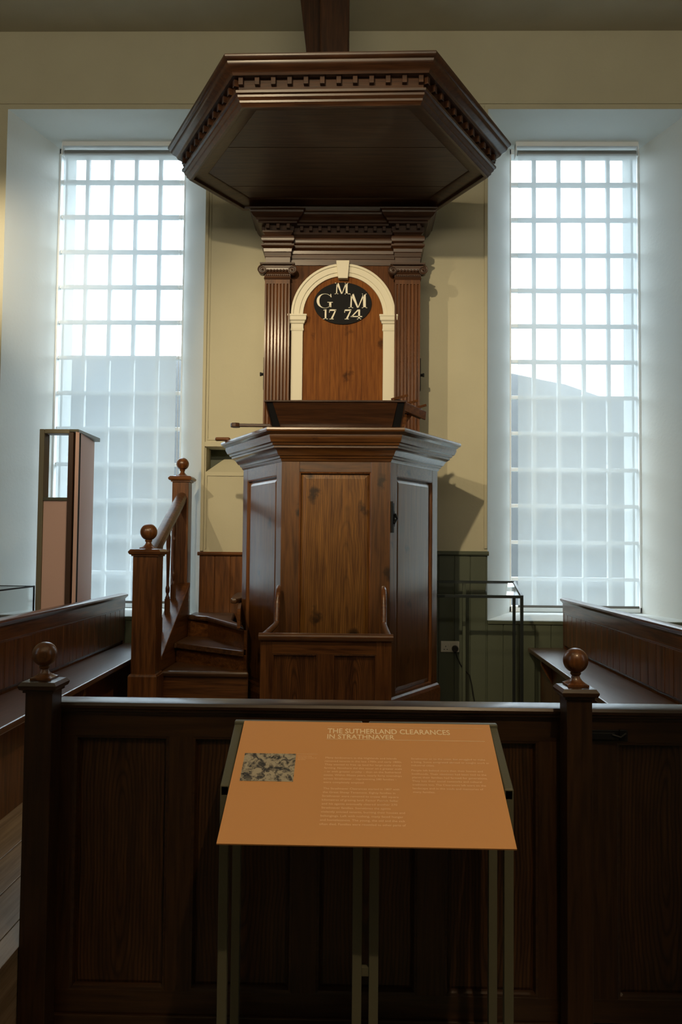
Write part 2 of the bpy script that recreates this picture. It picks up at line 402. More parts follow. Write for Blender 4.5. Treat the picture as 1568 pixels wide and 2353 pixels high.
# raised boards: seams modelled as separate planks running away from the camera
bm = B(); x = -4.6
while x < -1.047:
    box(bm, x, min(x + .142, -1.047), 2.16, WY, .02, .30); x += .145
x = -1.042
while x < 4.6:
    box(bm, x, x + .142, 2.68, WY, .02, .30); x += .145
struct('floor_platform', bm, 'floorboard', bevel=.002)
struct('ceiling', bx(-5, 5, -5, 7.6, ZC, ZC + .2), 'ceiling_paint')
struct('wall_left', bx(-4.8, -4.6, -5, 6.6, 0, ZC), 'wall_paint')
struct('wall_right', bx(4.6, 4.8, -5, 6.6, 0, ZC), 'wall_paint')
struct('wall_rear', bx(-4.8, 4.8, -5.2, -5, 0, ZC), 'wall_paint')
bm = B()
ZS, ZH = .985, 5.22
# pier left of left window, middle pier, pier right of right window (splayed reveals in plan)
LW = (-2.95, -2.76, -1.58, -1.265); RW = (1.082, 1.39, 2.57, 2.78)
poly_prism(bm, [(-5, WY), (LW[0], WY), (LW[1], 7.05), (LW[1], 7.2), (LW[1] + .03, 7.2), (LW[1] + .03, 7.42), (-5, 7.42)], 0, ZC)
NX0, NX1, NZ0, NZ1 = -1.225, -.45, 2.17, 2.375
poly_prism(bm, [(NX1, WY), (RW[0], WY), (RW[1], 7.05), (RW[1], 7.2), (RW[1] + .03, 7.2), (RW[1] + .03, 7.42), (LW[2] - .03, 7.42), (LW[2] - .03, 7.2), (LW[2], 7.2), (LW[2], 7.05), (NX0, 6.62), (NX1, 6.62)], NZ0 - .02, NZ1)
for z0, z1 in ((0, NZ0 - .02), (NZ1, ZC)):
    poly_prism(bm, [(LW[3], WY), (RW[0], WY), (RW[1], 7.05), (RW[1], 7.2), (RW[1] + .03, 7.2), (RW[1] + .03, 7.42), (LW[2] - .03, 7.42), (LW[2] - .03, 7.2), (LW[2], 7.2), (LW[2], 7.05)], z0, z1)
poly_prism(bm, [(LW[3], WY), (NX0, WY), (NX0, 6.62), (LW[2], 7.05)], NZ0 - .02, NZ1)
poly_prism(bm, [(RW[3], WY), (5, WY), (5, 7.42), (RW[2] - .03, 7.42), (RW[2] - .03, 7.2), (RW[2], 7.2), (RW[2], 7.05)], 0, ZC)
for q in (LW, RW):
    poly_prism(bm, [(q[0], WY), (q[3], WY), (q[2], 7.05), (q[2], 7.19), (q[1], 7.19), (q[1], 7.05)], ZH, ZC); box(bm, q[1] - .05, q[2] + .05, 7.19, 7.42, 5.33, ZC)
    hexa(bm, [(q[0], WY, 0), (q[3], WY, 0), (q[2], 7.2, 0), (q[1], 7.2, 0), (q[0], WY, ZS), (q[3], WY, ZS), (q[2], 7.2, 1.0), (q[1], 7.2, 1.0)])
    box(bm, q[1], q[2], 7.2, 7.42, 0, .98)
wb = struct('wall_back', bm, 'wall_paint')
me = wb.data
me.materials.append(MATS['reveal_paint']); me.materials.append(MATS['harling'])
for p in me.polygons:
    c = p.center
    if c.y > 7.19: p.material_index = 2
    elif 6.42 < c.y and .9 < c.z < 5.3 and (abs(p.normal.y) < .95) and not (NX0 - .01 < c.x < NX1 + .01): p.material_index = 1
    elif 6.42 < c.y and p.normal.z < -.9 and abs(c.z - ZH) < .02: p.material_index = 1
    elif 6.42 < c.y < 7.2 and p.normal.z > .9 and .9 < c.z < 1.05: p.material_index = 1
# sloping block under the niche
bm = B()
vs = [(NX0, WY, NZ0 - .02), (NX1, WY, NZ0 - .02), (NX1, 6.62, NZ0 - .02), (NX0, 6.62, NZ0 - .02), (NX0, WY, NZ0), (NX1, WY, NZ0), (NX1, 6.6, 2.30), (NX0 + .12, 6.6, 2.30)]
hexa(bm, vs)
struct('trim_niche', bm, 'wall_paint')
struct('trim_niche_back', bx(NX0 + .001, NX1, 6.600, 6.619, NZ0, NZ1 - .001), 'green_paint')
# plaster beads and ledge
def bead(name, bm): return struct(name, bm, 'wall_paint', bevel=.004)
bm = B(); box(bm, LW[3] + .004, LW[3] + .030, 6.385, WY, 1.52, 5.25)
box(bm, -1.215, NX1, 6.392, WY, 2.43, 2.442); box(bm, -1.222, -1.212, 6.392, WY, 2.43, 5.25)
box(bm, -1.222, -1.212, 6.392, WY, 1.535, 2.15); box(bm, -1.215, -.4, 6.392, WY, 2.135, 2.147)
bead('trim_1', bm)
bm = B(); box(bm, LW[3] + .03, NX1 + .3, 6.375, WY, 2.375, 2.415); bead('trim_2', bm)
bm = B(); box(bm, RW[0] - .03, RW[0] - .004, 6.385, WY, 1.56, 5.25); bead('trim_3', bm)
bm = B(); box(bm, -4.5, 4.5, 6.388, WY, 5.262, 5.285); bead('trim_4', bm)
# wainscot boards
def wains(name, x0, x1, z0, z1, mat, step=.128, y0=6.372):
    bm = B(); x = x0
    while x < x1 - .01:
        box(bm, x + .0025, min(x + step - .0025, x1), y0, WY, z0, z1); x += step
    box(bm, x0, x1, y0 + .008, WY, z0, z1)
    return struct(name, bm, mat, bevel=.003)
wains('wainscot_left', LW[3] + .002, -.45, .3, 1.485, 'brown_z')
struct('trim_5', sweep(B(), [(LW[3] - .01, 6.372), (-.45, 6.372)], [(-.02, 1.485), (.012, 1.485), (.02, 1.495), (.02, 1.505), (.01, 1.515), (-.02, 1.515)]), 'brown_x')
wains('wainscot_right', .3, RW[0] - .004, .3, 1.505, 'green_paint')
struct('trim_6', sweep(B(), [(.3, 6.372), (RW[0] + .004, 6.372)], [(-.02, 1.505), (.014, 1.505), (.022, 1.515), (.022, 1.527), (.012, 1.54), (-.02, 1.54)]), 'green_paint')
wains('wainscot_sill_right', RW[0] - .004, 4.55, .3, .955, 'green_paint')
struct('trim_7', bx(RW[0] - .004, 4.55, 6.36, WY + .01, .955, .984), 'green_paint', bevel=.004)
wains('wainscot_sill_left', -4.55, LW[3] + .002, .3, .955, 'green_paint')
struct('trim_8', bx(-4.55, LW[3], 6.36, WY + .01, .955, .984), 'green_paint', bevel=.004)

# ------------------------------------------------------------------ windows
def window(n, x0, x1, xs, z_first, blind_x0, blind_x1, blabel):
    t = bpy.data.objects.new('window_%d' % n, None); COL.objects.link(t); t.location = ((x0 + x1) / 2, 7.1, 1.0); t['kind'] = 'structure'
    bm = B()
    box(bm, x0, x0 + .018, 7.06, 7.18, 1.0, 5.22); box(bm, x1 - .018, x1, 7.06, 7.18, 1.0, 5.22)
    box(bm, x0, x1, 7.06, 7.18, 5.17, 5.22); box(bm, x0, x1, 7.06, 7.18, 1.0, 1.05)
    obj('window_frame', bm, 'window_white', t, bevel=.004)
    bm = B()
    for x in xs: box(bm, x - .017, x + .017, 7.095, 7.145, 1.04, 5.18)
    for k in range(12):
        z = z_first - k * .3290; box(bm, x0 + .016, x1 - .016, 7.097, 7.143, z - .017, z + .017)
    obj('glazing_bars', bm, 'window_white', t, bevel=.005)
    obj('window_pane', bx(x0 + .016, x1 - .016, 7.118, 7.122, 1.04, 5.18), 'glass', t)
    # blind
    r = thing('roller_blind', blabel, 'blind', ((blind_x0 + blind_x1) / 2, 6.93, 1.05), 'white roller blinds over the tall windows')
    bm = B(); bm.faces.new([bm.verts.new(p) for p in ((blind_x0, 6.93, 1.055), (blind_x1, 6.93, 1.055), (blind_x1, 6.93, 5.13), (blind_x0, 6.93, 5.13))]); obj('blind_fabric', bm, 'blind_fabric', r)
    bm = B(); tube(bm, [(blind_x0, 6.95, 5.125), (blind_x1, 6.95, 5.125)], .024, 12)
    obj('roller', bm, 'alu', r, smooth=True)
    bm = B(); box(bm, blind_x0 - .02, blind_x1 + .02, 6.925, 7.0, 5.180, 5.222); obj('head_rail', bm, 'window_white', r, bevel=.003)
    bm = B(); box(bm, blind_x0 - .02, blind_x0 - .012, 6.92, 7.0, 5.09, 5.2); obj('end_bracket', bm, 'window_white', r, bevel=.002)
    bm = B(); box(bm, blind_x1 + .012, blind_x1 + .02, 6.92, 7.0, 5.09, 5.2); obj('end_bracket', bm, 'window_white', r, bevel=.002)
    obj('bottom_bar', bx(blind_x0, blind_x1, 6.923, 6.937, 1.048, 1.070), 'alu', r, bevel=.003)
    bm = B(); tube(bm, [(blind_x1 + .024, 6.92, 5.11), (blind_x1 + .024, 6.92, 1.6)], .0018, 6); obj('pull_cord', bm, 'window_white', r)
window(1, -2.76, -1.58, (-2.508, -2.282, -2.055, -1.829), 4.929, -2.668, -1.610, 'white roller blind over the window left of the pulpit')
window(2, 1.39, 2.57, (1.624, 1.850, 2.076, 2.300), 4.911, 1.440, 2.498, 'white roller blind over the window right of the pulpit')

# ------------------------------------------------------------------ turned finial, newel cap
def finial(parent, cx, cy, z, r, mat, name='ball_finial'):
    k = r / .0395; z0 = z
    s = .0335 * k
    bm = B(); hexa(bm, [(cx - s, cy - s, z0), (cx + s, cy - s, z0), (cx + s, cy + s, z0), (cx - s, cy + s, z0),
                        (cx - s, cy - s, z0 + .006 * k), (cx + s, cy - s, z0 + .006 * k), (cx + s, cy + s, z0 + .006 * k), (cx - s, cy + s, z0 + .006 * k)])
    # square-to-round flare
    sq = []; 
    n = 32
    rings = []
    for rr, dz, sqr in ((.033, .006, 1), (.027, .010, .7), (.020, .016, .3), (.0145, .024, 0), (.0125, .031, 0), (.0165, .036, 0), (.017, .040, 0), (.014, .043, 0)):
        ring = []
        for i in range(n):
            a = 2 * math.pi * i / n; ca, sa = math.cos(a), math.sin(a)
            m_ = max(abs(ca), abs(sa)); f = (1 - sqr) + sqr / m_ * 1.0
            ring.append(bm.verts.new((cx + ca * rr * k * f, cy + sa * rr * k * f, z0 + dz * k)))
        rings.append(ring)
    for a, c in zip(rings, rings[1:]):
        for i in range(n): bm.faces.new([a[i], a[(i + 1) % n], c[(i + 1) % n], c[i]])
    bm.faces.new(rings[0][::-1]); bm.faces.new(rings[-1])
    ball(bm, cx, cy, z0 + .040 * k + r * .985, r, 32)
    return obj(name, bm, mat, parent, smooth=True)
def cap_mould(parent, x0, x1, y0, y1, z, mats, over=.014, h=.03):
    path = [(x0, y1), (x0, y0), (x1, y0), (x1, y1)]
    bm = B(); o = over
    sweep(bm, path, [(-(x1 - x0) / 2 + .002, z), (o * .35, z), (o * .35, z + h * .18), (o * .8, z + h * .28), (o, z + h * .5), (o, z + h * .62), (o * .55, z + h * .9), (-o * .3, z + h), (-(x1 - x0) / 2 + .002, z + h)], closed=True)
    return obj('newel_cap', bm, mats, parent, smooth=True)

# ------------------------------------------------------------------ front partition
PY = 2.61
pt = thing('pew_partition', 'dark stained panelled wooden partition with ball newels behind the orange sign', 'partition', (-.15, PY, 0))
F = Face((-.99, PY), (.70, PY))       # u from x=-.99, w towards the camera
def px(x): return x + .99
def fbox(Fr_, name, mat, parent, *a, bev=.0015):
    bm = B(); Fr_.box(bm, *a); return obj(name, bm, mat, parent, bevel=bev)
stiles = [(-.99, -.915), (-.605, -.525), (-.193, -.112), (.213, .304), (.605, .762)]
for a, c in stiles: fbox(F, 'stile', 'part_z', pt, px(a), px(c), .05, .945, -.022, .012)
fbox(F, 'upper_rail', 'part_x', pt, px(-.99), px(.762), .94, 1.01, -.0225, .0125); fbox(F, 'lower_rail', 'part_x', pt, px(-.99), px(.762), .05, .125, -.0225, .0125)
for (a, c), (d, e) in zip(stiles, stiles[1:]):
    bm = B(); F.raised(bm, px(c), px(d), .125, .94, -.012, -.006, .022); 
    pn = obj('panel', bm, 'part_panel', pt)
    bm = B(); F.mould(bm, px(c), px(d), .125, .94, -.011, .011, .014); obj('panel_moulding', bm, 'part_x', pn)
bm = B(); sweep(bm, [(-.99, PY), (.762, PY)], [(-.05, 1.010), (.016, 1.010), (.018, 1.018), (.026, 1.022), (.026, 1.028), (.033, 1.033), (.036, 1.042), (.031, 1.051), (.018, 1.055), (-.045, 1.055), (-.055, 1.045), (-.055, 1.02)])
obj('top_rail', bm, 'part_x', pt, smooth=True)
F.box(bm := B(), px(-.99), px(.762), 0, .05, -.03, .024); obj('plinth', bm, 'part_x', pt, bevel=.003)
for x0, x1, zb in ((-1.043, -.957, .0), (.672, .752, .0)):
    n_ = obj('newel_post', bx(x0, x1, 2.50, 2.585, zb, 1.095), 'part_z', pt, bevel=.002)
    cap_mould(n_, x0, x1, 2.50, 2.585, 1.095, 'part_x', .018, .038)
    finial(n_, (x0 + x1) / 2, 2.5425, 1.133, .0395, 'brown_z')
# gate on the right
gt = thing('partition_gate', 'dark panelled wooden gate with iron latch right of the newel post', 'gate', (1.25, PY, 0))
F2 = Face((.765, PY), (1.95, PY)); 
for a, c in ((0, .096), (.42, .50), (.82, .90), (1.08, 1.18)): fbox(F2, 'stile', 'part_z', gt, a, c, .05, .945, -.022, .012)
fbox(F2, 'upper_rail', 'part_x', gt, 0, 1.18, .94, 1.01, -.0225, .0125); fbox(F2, 'lower_rail', 'part_x', gt, 0, 1.18, .05, .125, -.0225, .0125)
for c, d in ((.096, .42), (.50, .82), (.90, 1.08)):
    bm = B(); F2.raised(bm, c, d, .125, .94, -.012, -.006, .022); pn = obj('panel', bm, 'part_panel', gt)
    bm = B(); F2.mould(bm, c, d, .125, .94, -.011, .011, .014); obj('panel_moulding', bm, 'part_x', pn)
bm = B(); sweep(bm, [(.765, PY), (1.95, PY)], [(-.05, 1.010), (.016, 1.010), (.018, 1.018), (.026, 1.022), (.026, 1.028), (.033, 1.033), (.036, 1.042), (.031, 1.051), (.018, 1.055), (-.045, 1.055), (-.055, 1.045), (-.055, 1.02)])
obj('top_rail', bm, 'part_x', gt, smooth=True)
bm = B(); F2.box(bm, -.008, .13, .945, .981, .012, .017); F2.box(bm, -.012, .085, .953, .974, .017, .028); F2.box(bm, .10, .118, .950, .984, .017, .027)
tube(bm, [F2.p(.075, .968, .026), F2.p(.1, .962, .036), F2.p(.118, .975, .036)], .0045, 8)
obj('latch', bm, 'iron', gt, bevel=.002, label='black iron latch bolt')

# ------------------------------------------------------------------ pews
def pew(name, label, sgn, xb, xs_far, xs_near, y0, y1):
    t = thing(name, label, 'pew', (xb, (y0 + y1) / 2, .3))
    bm = B(); y = y0
    while y < y1 - .01:
        a, c = y + .003, min(y + .117, y1)
        xx = (xb, xb + sgn * .022); box(bm, min(xx), max(xx), a, c, .80, 1.085); y += .12
    xx = (xb + sgn * .016, xb + sgn * .03); box(bm, min(xx), max(xx), y0, y1, .62, 1.10)
    obj('back_boards', bm, 'brown_z', t, bevel=.002)
    xx = (xb - sgn * .004, xb + sgn * .03); bm = B(); box(bm, min(xx), max(xx), y0, y1, 1.055, 1.15); 
    xx = (xb - sgn * .001, xb + sgn * .03); box(bm, min(xx), max(xx), y0, y1, 1.045, 1.055); obj('back_rail', bm, 'brown_y', t, bevel=.003)
    path = [(xb, y0), (xb, y1)] if sgn > 0 else [(xb, y1), (xb, y0)]
    # outward of path = right-hand side
    prof = [(-.01, 1.135), (.008, 1.135), (.012, 1.143), (.020, 1.147), (.026, 1.156), (.024, 1.167), (.012, 1.174), (-.032, 1.174), (-.039, 1.165), (-.039, 1.14)]
    path = [(xb, y1), (xb, y0)] if sgn > 0 else [(xb, y0), (xb, y1)]
    bm = B(); sweep(bm, path, prof); obj('top_rail', bm, 'brown_y', t, smooth=True)
    bm = B()
    vs = [(xb + sgn * .0, y0), (xb + sgn * .0, y1), (xs_far, y1), (xs_near, y0)]
    lo = [(p[0], p[1]) for p in vs]
    poly_prism(bm, lo, .742, .776); obj('seat', bm, 'seatwood', t, bevel=.008)
    bm = B(); hexa(bm, [(xb, y0, .30), (xs_near + sgn * .10, y0, .30), (xs_far + sgn * .10, y1, .30), (xb, y1, .30)] + [(xb, y0, .742), (xs_near + sgn * .10, y0, .742), (xs_far + sgn * .10, y1, .742), (xb, y1, .742)])
    obj('seat_base', bm, 'brown_z', t)
    for yy in (y1 - .45, (y0 + y1) / 2, y0 + .5):
        f = (yy - y0) / (y1 - y0); xe = xs_near + (xs_far - xs_near) * f
        a = [(xe + sgn * .10, yy, .742), (xe + sgn * .02, yy, .742), (xe + sgn * .02, yy, .70), (xe + sgn * .05, yy, .64), (xe + sgn * .10, yy, .56)]
        bm = B(); prism3(bm, a, (0, .035, 0)); obj('bracket', bm, 'brown_z', t, bevel=.002)
    for yy, dy in ((y1 - .028, .028),):
        bm = B(); xx = sorted((xb - sgn * .002, xb + sgn * .026)); box(bm, xx[0], xx[1], yy, y1 + .002, .30, 1.135); obj('end_post', bm, 'brown_z', t, bevel=.003)
    return t
pew('long_pew', 'long brown wooden pew along the left side in front of the brown panel stand', -1, -1.85, -1.555, -1.50, 2.72, 6.33)
pew('long_pew', 'long brown wooden pew along the right side under the right window', 1, 1.675, 1.392, 1.255, 2.72, 6.33)
# cable and small box beside the left pew
bm = B(); tube(bm, [(-1.515, 2.95, .70), (-1.49, 2.93, .62), (-1.485, 2.90, .54), (-1.46, 2.85, .48), (-1.40, 2.78, .42), (-1.42, 2.7, .36), (-1.5, 2.55, .32), (-1.62, 2.4, .304), (-1.9, 2.3, .304)], .0028, 6)
tag(obj('thin_cable', bm, 'cable_pale', None, smooth=True), 'thin pale cable hanging from the left pew down to the floor', 'cable')

# ------------------------------------------------------------------ pulpit
PC = Vector((-.108, 5.63)); ROT = R(-1.3)
def hexpts(c, Rr, ids=(180, -120, -60, 0, 60, 120), rot=ROT):
    return [(c[0] + Rr * math.cos(R(a) + rot), c[1] + Rr * math.sin(R(a) + rot)) for a in ids]
pu = thing('pulpit', 'tall hexagonal varnished pine pulpit with moulded cornice and panelled sides', 'pulpit', (PC.x, PC.y, .3))
PR = .70
hp = hexpts(PC, PR)
YC = 5.98
t1 = (YC - hp[3][1]) / (hp[4][1] - hp[3][1]); t2 = (YC - hp[0][1]) / (hp[5][1] - hp[0][1])
hp[4] = (hp[3][0] + (hp[4][0] - hp[3][0]) * t1, YC); hp[5] = (hp[0][0] + (hp[5][0] - hp[0][0]) * t2, YC)
hpath = [hp[5], hp[0], hp[1], hp[2], hp[3], hp[4]]
ZB = .30
bm = B(); inner = [(p.x, p.y) for p in offset_path(hp, -.05, True)]; poly_prism(bm, inner, ZB, 1.3); obj('pulpit_floor', bm, 'brown_z', pu)
nf = 5
for i in range(6):
    p0, p1 = hp[i], hp[(i + 1) % 6]
    Fx = Face(p0, p1); Lf = Fx.L
    s0 = .115 if i == 1 else .085; s1 = .125 if i == 1 else .085
    fbox(Fx, 'corner_stile', 'pine_z', pu, 0, s0, ZB, 2.13, -.045, 0, bev=.0025); fbox(Fx, 'corner_stile', 'pine_z', pu, Lf - s1, Lf, ZB, 2.13, -.045, 0, bev=.0025)
    fbox(Fx, 'upper_rail', 'pine_x', pu, s0, Lf - s1, 2.045 if i == 1 else 2.03, 2.13, -.045, -.0005, bev=.002); fbox(Fx, 'lower_rail', 'pine_x', pu, s0, Lf - s1, ZB, .62, -.045, -.0005, bev=.002)
    zt = 2.045 if i == 1 else 2.03
    bm = B(); Fx.raised(bm, s0, Lf - s1, .62, zt, -.026, -.010, .042)
    pn = obj('panel', bm, 'panel_pine' if i == 1 else 'pine_z', pu)
    bm = B(); Fx.mould(bm, s0, Lf - s1, .62, zt, -.024, -.001, .013); obj('panel_moulding', bm, 'brown_z', pn)
# cornice
prof = [(-.04, 2.112), (.002, 2.112), (.009, 2.120), (.012, 2.130), (.020, 2.134), (.024, 2.146), (.034, 2.150), (.040, 2.160), (.050, 2.176), (.068, 2.190), (.076, 2.194), (.076, 2.206), (.088, 2.210), (.092, 2.222), (.104, 2.228), (.112, 2.246), (.116, 2.256), (.116, 2.272), (.124, 2.276), (.130, 2.284), (.142, 2.290), (.146, 2.300), (.143, 2.312), (.132, 2.318), (-.04, 2.318)]
bm = B(); sweep(bm, hpath, prof); obj('cornice', bm, 'pine_x', pu, smooth=True)
# base skirting
bm = B(); sweep(bm, hpath, [(0, .30), (.022, .30), (.022, .58), (.014, .60), (.004, .612), (-.01, .612), (-.01, .30)]); obj('skirting', bm, 'brown_x', pu)
# iron hinge on right face
Fr = Face(hp[2], hp[3]); bm = B()
Fr.box(bm, .002, .05, 1.70, 1.80, 0, .006); Fr.box(bm, .002, .035, 1.66, 1.71, 0, .008); Fr.box(bm, .002, .042, 1.79, 1.85, 0, .006)
tube(bm, [Fr.p(.005, 1.66, .008), Fr.p(.005, 1.86, .008)], .008, 8); tube(bm, [Fr.p(.03, 1.72, .01), Fr.p(.062, 1.75, .016), Fr.p(.045, 1.78, .01)], .009, 8)
obj('hinge', bm, 'iron', pu, smooth=True, label='black iron hinge')
# book board on top of the front
bm = B()
fb = Face((hp[1][0], hp[1][1] - .112), (hp[2][0], hp[2][1] - .112)); cx = fb.L / 2
# front board leans out towards the camera
hb, ht, th = .418, .432, .016
def slab(bm, ub0, ub1, ut0, ut1, zb, zt, wb_, wt, th):
    hexa(bm, [fb.p(ub0, zb, wb_), fb.p(ub1, zb, wb_), fb.p(ub1, zb, wb_ - th), fb.p(ub0, zb, wb_ - th), fb.p(ut0, zt, wt), fb.p(ut1, zt, wt), fb.p(ut1, zt, wt - th), fb.p(ut0, zt, wt - th)])
slab(bm, cx - .352, cx + .352, cx - .394, cx + .384, 2.318, 2.462, .0, .085, .012)
bk = obj('book_board', bm, 'canopy_x', pu, bevel=.002)
bm = B(); slab(bm, cx - .41, cx - .346, cx - .438, cx - .388, 2.318, 2.462, -.006, .081, .012); obj('board_end', bm, 'black_paint', bk)
bm = B(); slab(bm, cx + .346, cx + .410, cx + .378, cx + .432, 2.318, 2.462, -.006, .081, .012); obj('board_end', bm, 'black_paint', bk)
bm = B(); slab(bm, cx - .412, cx - .404, cx - .442, cx - .434, 2.318, 2.462, .004, .088, .25); obj('side_cheek', bm, 'canopy_x', bk); bm = B(); slab(bm, cx + .404, cx + .412, cx + .428, cx + .436, 2.318, 2.462, .004, .088, .25)
obj('side_cheek', bm, 'canopy_x', bk)
bm = B(); slab(bm, cx - .445, cx + .438, cx - .445, cx + .438, 2.462, 2.474, .092, .092, .012)
hexa(bm, [fb.p(cx - .445, 2.462, .092), fb.p(cx + .438, 2.462, .092), fb.p(cx + .438, 2.43, -.26), fb.p(cx - .445, 2.43, -.26), fb.p(cx - .445, 2.474, .092), fb.p(cx + .438, 2.474, .092), fb.p(cx + .438, 2.442, -.26), fb.p(cx - .445, 2.442, -.26)])
obj('lectern_top', bm, 'canopy_x', bk, bevel=.003)
# paddle arm on left, knob of a second arm
bm = B()
box(bm, -.79, -.50, 5.19, 5.225, 2.362, 2.382); 
pts = [(-.775, 5.185), (-.80, 5.172), (-.825, 5.18), (-.838, 5.207), (-.825, 5.235), (-.80, 5.243), (-.775, 5.23)]
poly_prism(bm, pts, 2.358, 2.386); obj('wooden_arm', bm, 'canopy_x', pu, bevel=.004)
bm = B(); box(bm, -.52, -.495, 5.19, 5.225, 2.31, 2.385); obj('arm_support', bm, 'canopy_z', pu, bevel=.003)
bm = B(); box(bm, -1.01, -.90, 5.58, 5.62, 2.318, 2.345); obj('handrail_end', bm, 'brown_x', pu, bevel=.012)
# slatted rack on right
bm = B()
o0 = Vector((.28, 5.30, 2.46)); du = Vector((.20, .22, .055)); dn = du.normalized(); up = Vector((0, 0, 1)); sd = dn.cross(up).normalized()
def bar(bm, a, b_, w_, h_):
    a, b_ = Vector(a), Vector(b_); d = (b_ - a).normalized(); s_ = d.cross(up).normalized() * w_ / 2; u_ = s_.cross(d).normalized() * h_ / 2
    hexa(bm, [a - s_ - u_, a + s_ - u_, b_ + s_ - u_, b_ - s_ - u_, a - s_ + u_, a + s_ + u_, b_ + s_ + u_, b_ - s_ + u_])
P0 = Vector((.285, 5.26, 2.535)); P1 = Vector((.455, 5.46, 2.50))
bar(bm, P0 + Vector((-.02, .0, .0)), P1, .012, .075)
bar(bm, P0 + Vector((.03, -.04, -.02)), P1 + Vector((.03, -.04, -.02)), .012, .06)
Q = P1 - P0
for f in (.06, .50, .88):
    c_ = P0 + Q * f + Vector((0, 0, .045 - .01 * f)); bar(bm, c_ + Vector((-.05, -.035, -.018)), c_ + Vector((.055, .03, .022)), .026, .018)
bar(bm, (.25, 5.30, 2.32), P0 + Q * .6, .014, .05)
bar(bm, (.26, 5.30, 2.31), (.26, 5.3, 2.56), .02, .03)
obj('slatted_rack', bm, 'brown_x', pu, bevel=.002, label='small notched wooden rack at the right of the book board')

# ------------------------------------------------------------------ backboard
bb = thing('pulpit_backboard', 'brown wooden backboard with white arch and black oval between fluted pilasters', 'backboard', (-.11, 6.2, 1.3))
YB = 6.12
bm = B(); 
xs = [-.725, -.42, -.21, -.12, -.03, .212, .50]
bm = B(); box(bm, -.71, .49, YB + .002, 6.385, 1.3, 3.86); obj('back_panel', bm, 'back_wood', bb)
bm = B(); 
cxA, czA, ri = -.105, 3.385, .320
for a, c in ((-.42, -.312), (-.310, -.205), (-.203, -.132), (-.130, -.072), (-.070, .045), (.047, .21)):
    top = [(a + (c - a) * k / 8) for k in range(9)]
    pts = [(a, YB - .002, 2.3), (c, YB - .002, 2.3)] + [(x, YB - .002, czA + math.sqrt(max(0, ri * ri - (x - cxA) ** 2))) for x in reversed(top)]
    prism3(bm, pts, (0, .006, 0))
ri = .316
obj('arched_planks', bm, 'arch_board', bb, label='orange pine planks inside the white arch')
# white arch
def ring(bm, r0, r1, y0, y1, a0=0, a1=math.pi, n=36):
    prevq = None
    for k in range(n + 1):
        a = a0 + (a1 - a0) * k / n; ca, sa = math.cos(a), math.sin(a)
        q = [bm.verts.new((cxA + r * ca, y, czA + r * sa)) for r, y in ((r0, y1), (r0, y0), (r1, y0), (r1, y1))]
        if prevq:
            for i in range(4): bm.faces.new([prevq[i], prevq[(i + 1) % 4], q[(i + 1) % 4], q[i]])
        else: bm.faces.new(q)
        prevq = q
    bm.faces.new(prevq[::-1])
bm = B(); ring(bm, .316, .412, YB - .016, YB + .002); ring(bm, .345, .412, YB - .024, YB - .016); ring(bm, .392, .412, YB - .033, YB - .024)
for x0, x1 in ((-.512, -.421), (.211, .302)):
    box(bm, x0, x1, YB - .022, YB + .002, 2.32, 3.275)
ar = obj('arch_moulding', bm, 'white_paint', bb, bevel=.0025, label='white painted round arch')
for x0, x1, sg in ((-.512, -.42, 1), (.21, .302, -1)):
    path = [(x0, YB), (x0, YB - .022), (x1, YB - .022), (x1, YB)]
    bm = B(); sweep(bm, path, [(-.001, 3.262), (.004, 3.262), (.006, 3.272), (.003, 3.285), (.003, 3.315), (.012, 3.322), (.014, 3.335), (.024, 3.345), (.026, 3.372), (.030, 3.376), (.030, 3.388), (-.001, 3.388)])
    obj('impost', bm, 'white_paint', ar)
bm = B(); hexa(bm, [(-.146, YB - .055, 3.672), (-.070, YB - .055, 3.672), (-.070, YB, 3.672), (-.146, YB, 3.672), (-.163, YB - .06, 3.812), (-.058, YB - .06, 3.812), (-.058, YB, 3.812), (-.163, YB, 3.812)])
obj('keystone', bm, 'white_paint', ar, bevel=.003)
# oval plaque
bm = B(); pts = [(-.109 + .2285 * math.cos(2 * math.pi * k / 64), YB - .002, 3.484 + .167 * math.sin(2 * math.pi * k / 64)) for k in range(64)]
prism3(bm, pts, (0, -.010, 0)); pq = obj('oval_plaque', bm, 'black_paint', bb, label='black painted oval')
LB = B(); YL = YB - .0125
def lp(x, y): return (-.109 + (x - 782) * .001184, YL, 3.484 - (y - 697) * .001184)
def gpoly(pts):
    prism3(LB, [lp(*p) for p in pts], (0, -.0012, 0))
def serif(xc, y, w_, up):    # bracketed slab serif
    s_ = 1 if up else -1
    gpoly([(xc - w_, y), (xc + w_, y), (xc + w_, y + 3 * s_), (xc, y + 6 * s_), (xc - w_, y + 3 * s_)])
def letterM(x0, x1, y0, y1):
    W_ = x1 - x0; H_ = y1 - y0
    l = x0 + W_ * .13; r_ = x1 - W_ * .15; tk = W_ * .055; Tk = W_ * .15
    gpoly([(l - tk * .2, y0), (l + tk, y0), (l + tk * .6, y1), (l - tk * .9, y1)])
    gpoly([(r_ - Tk * .5, y0), (r_ + Tk * .5, y0), (r_ + Tk * .6, y1), (r_ - Tk * .4, y1)])
    mx_ = (l + r_) / 2 + W_ * .0
    gpoly([(l - tk, y0), (l + Tk * .9, y0), (mx_ + Tk * .35, y1), (mx_ - Tk * .15, y1)])
    gpoly([(r_ - Tk * .4, y0), (r_ + tk * .4, y0), (mx_ + Tk * .3, y1), (mx_ - Tk * .02, y1)])
    serif(l, y0, W_ * .13, True); serif(l - tk * .2, y1, W_ * .13, False); serif(r_, y0, W_ * .13, True); serif(r_ + Tk * .1, y1, W_ * .15, False)
letterM(729, 820, 558, 635); letterM(822, 944, 631, 728)
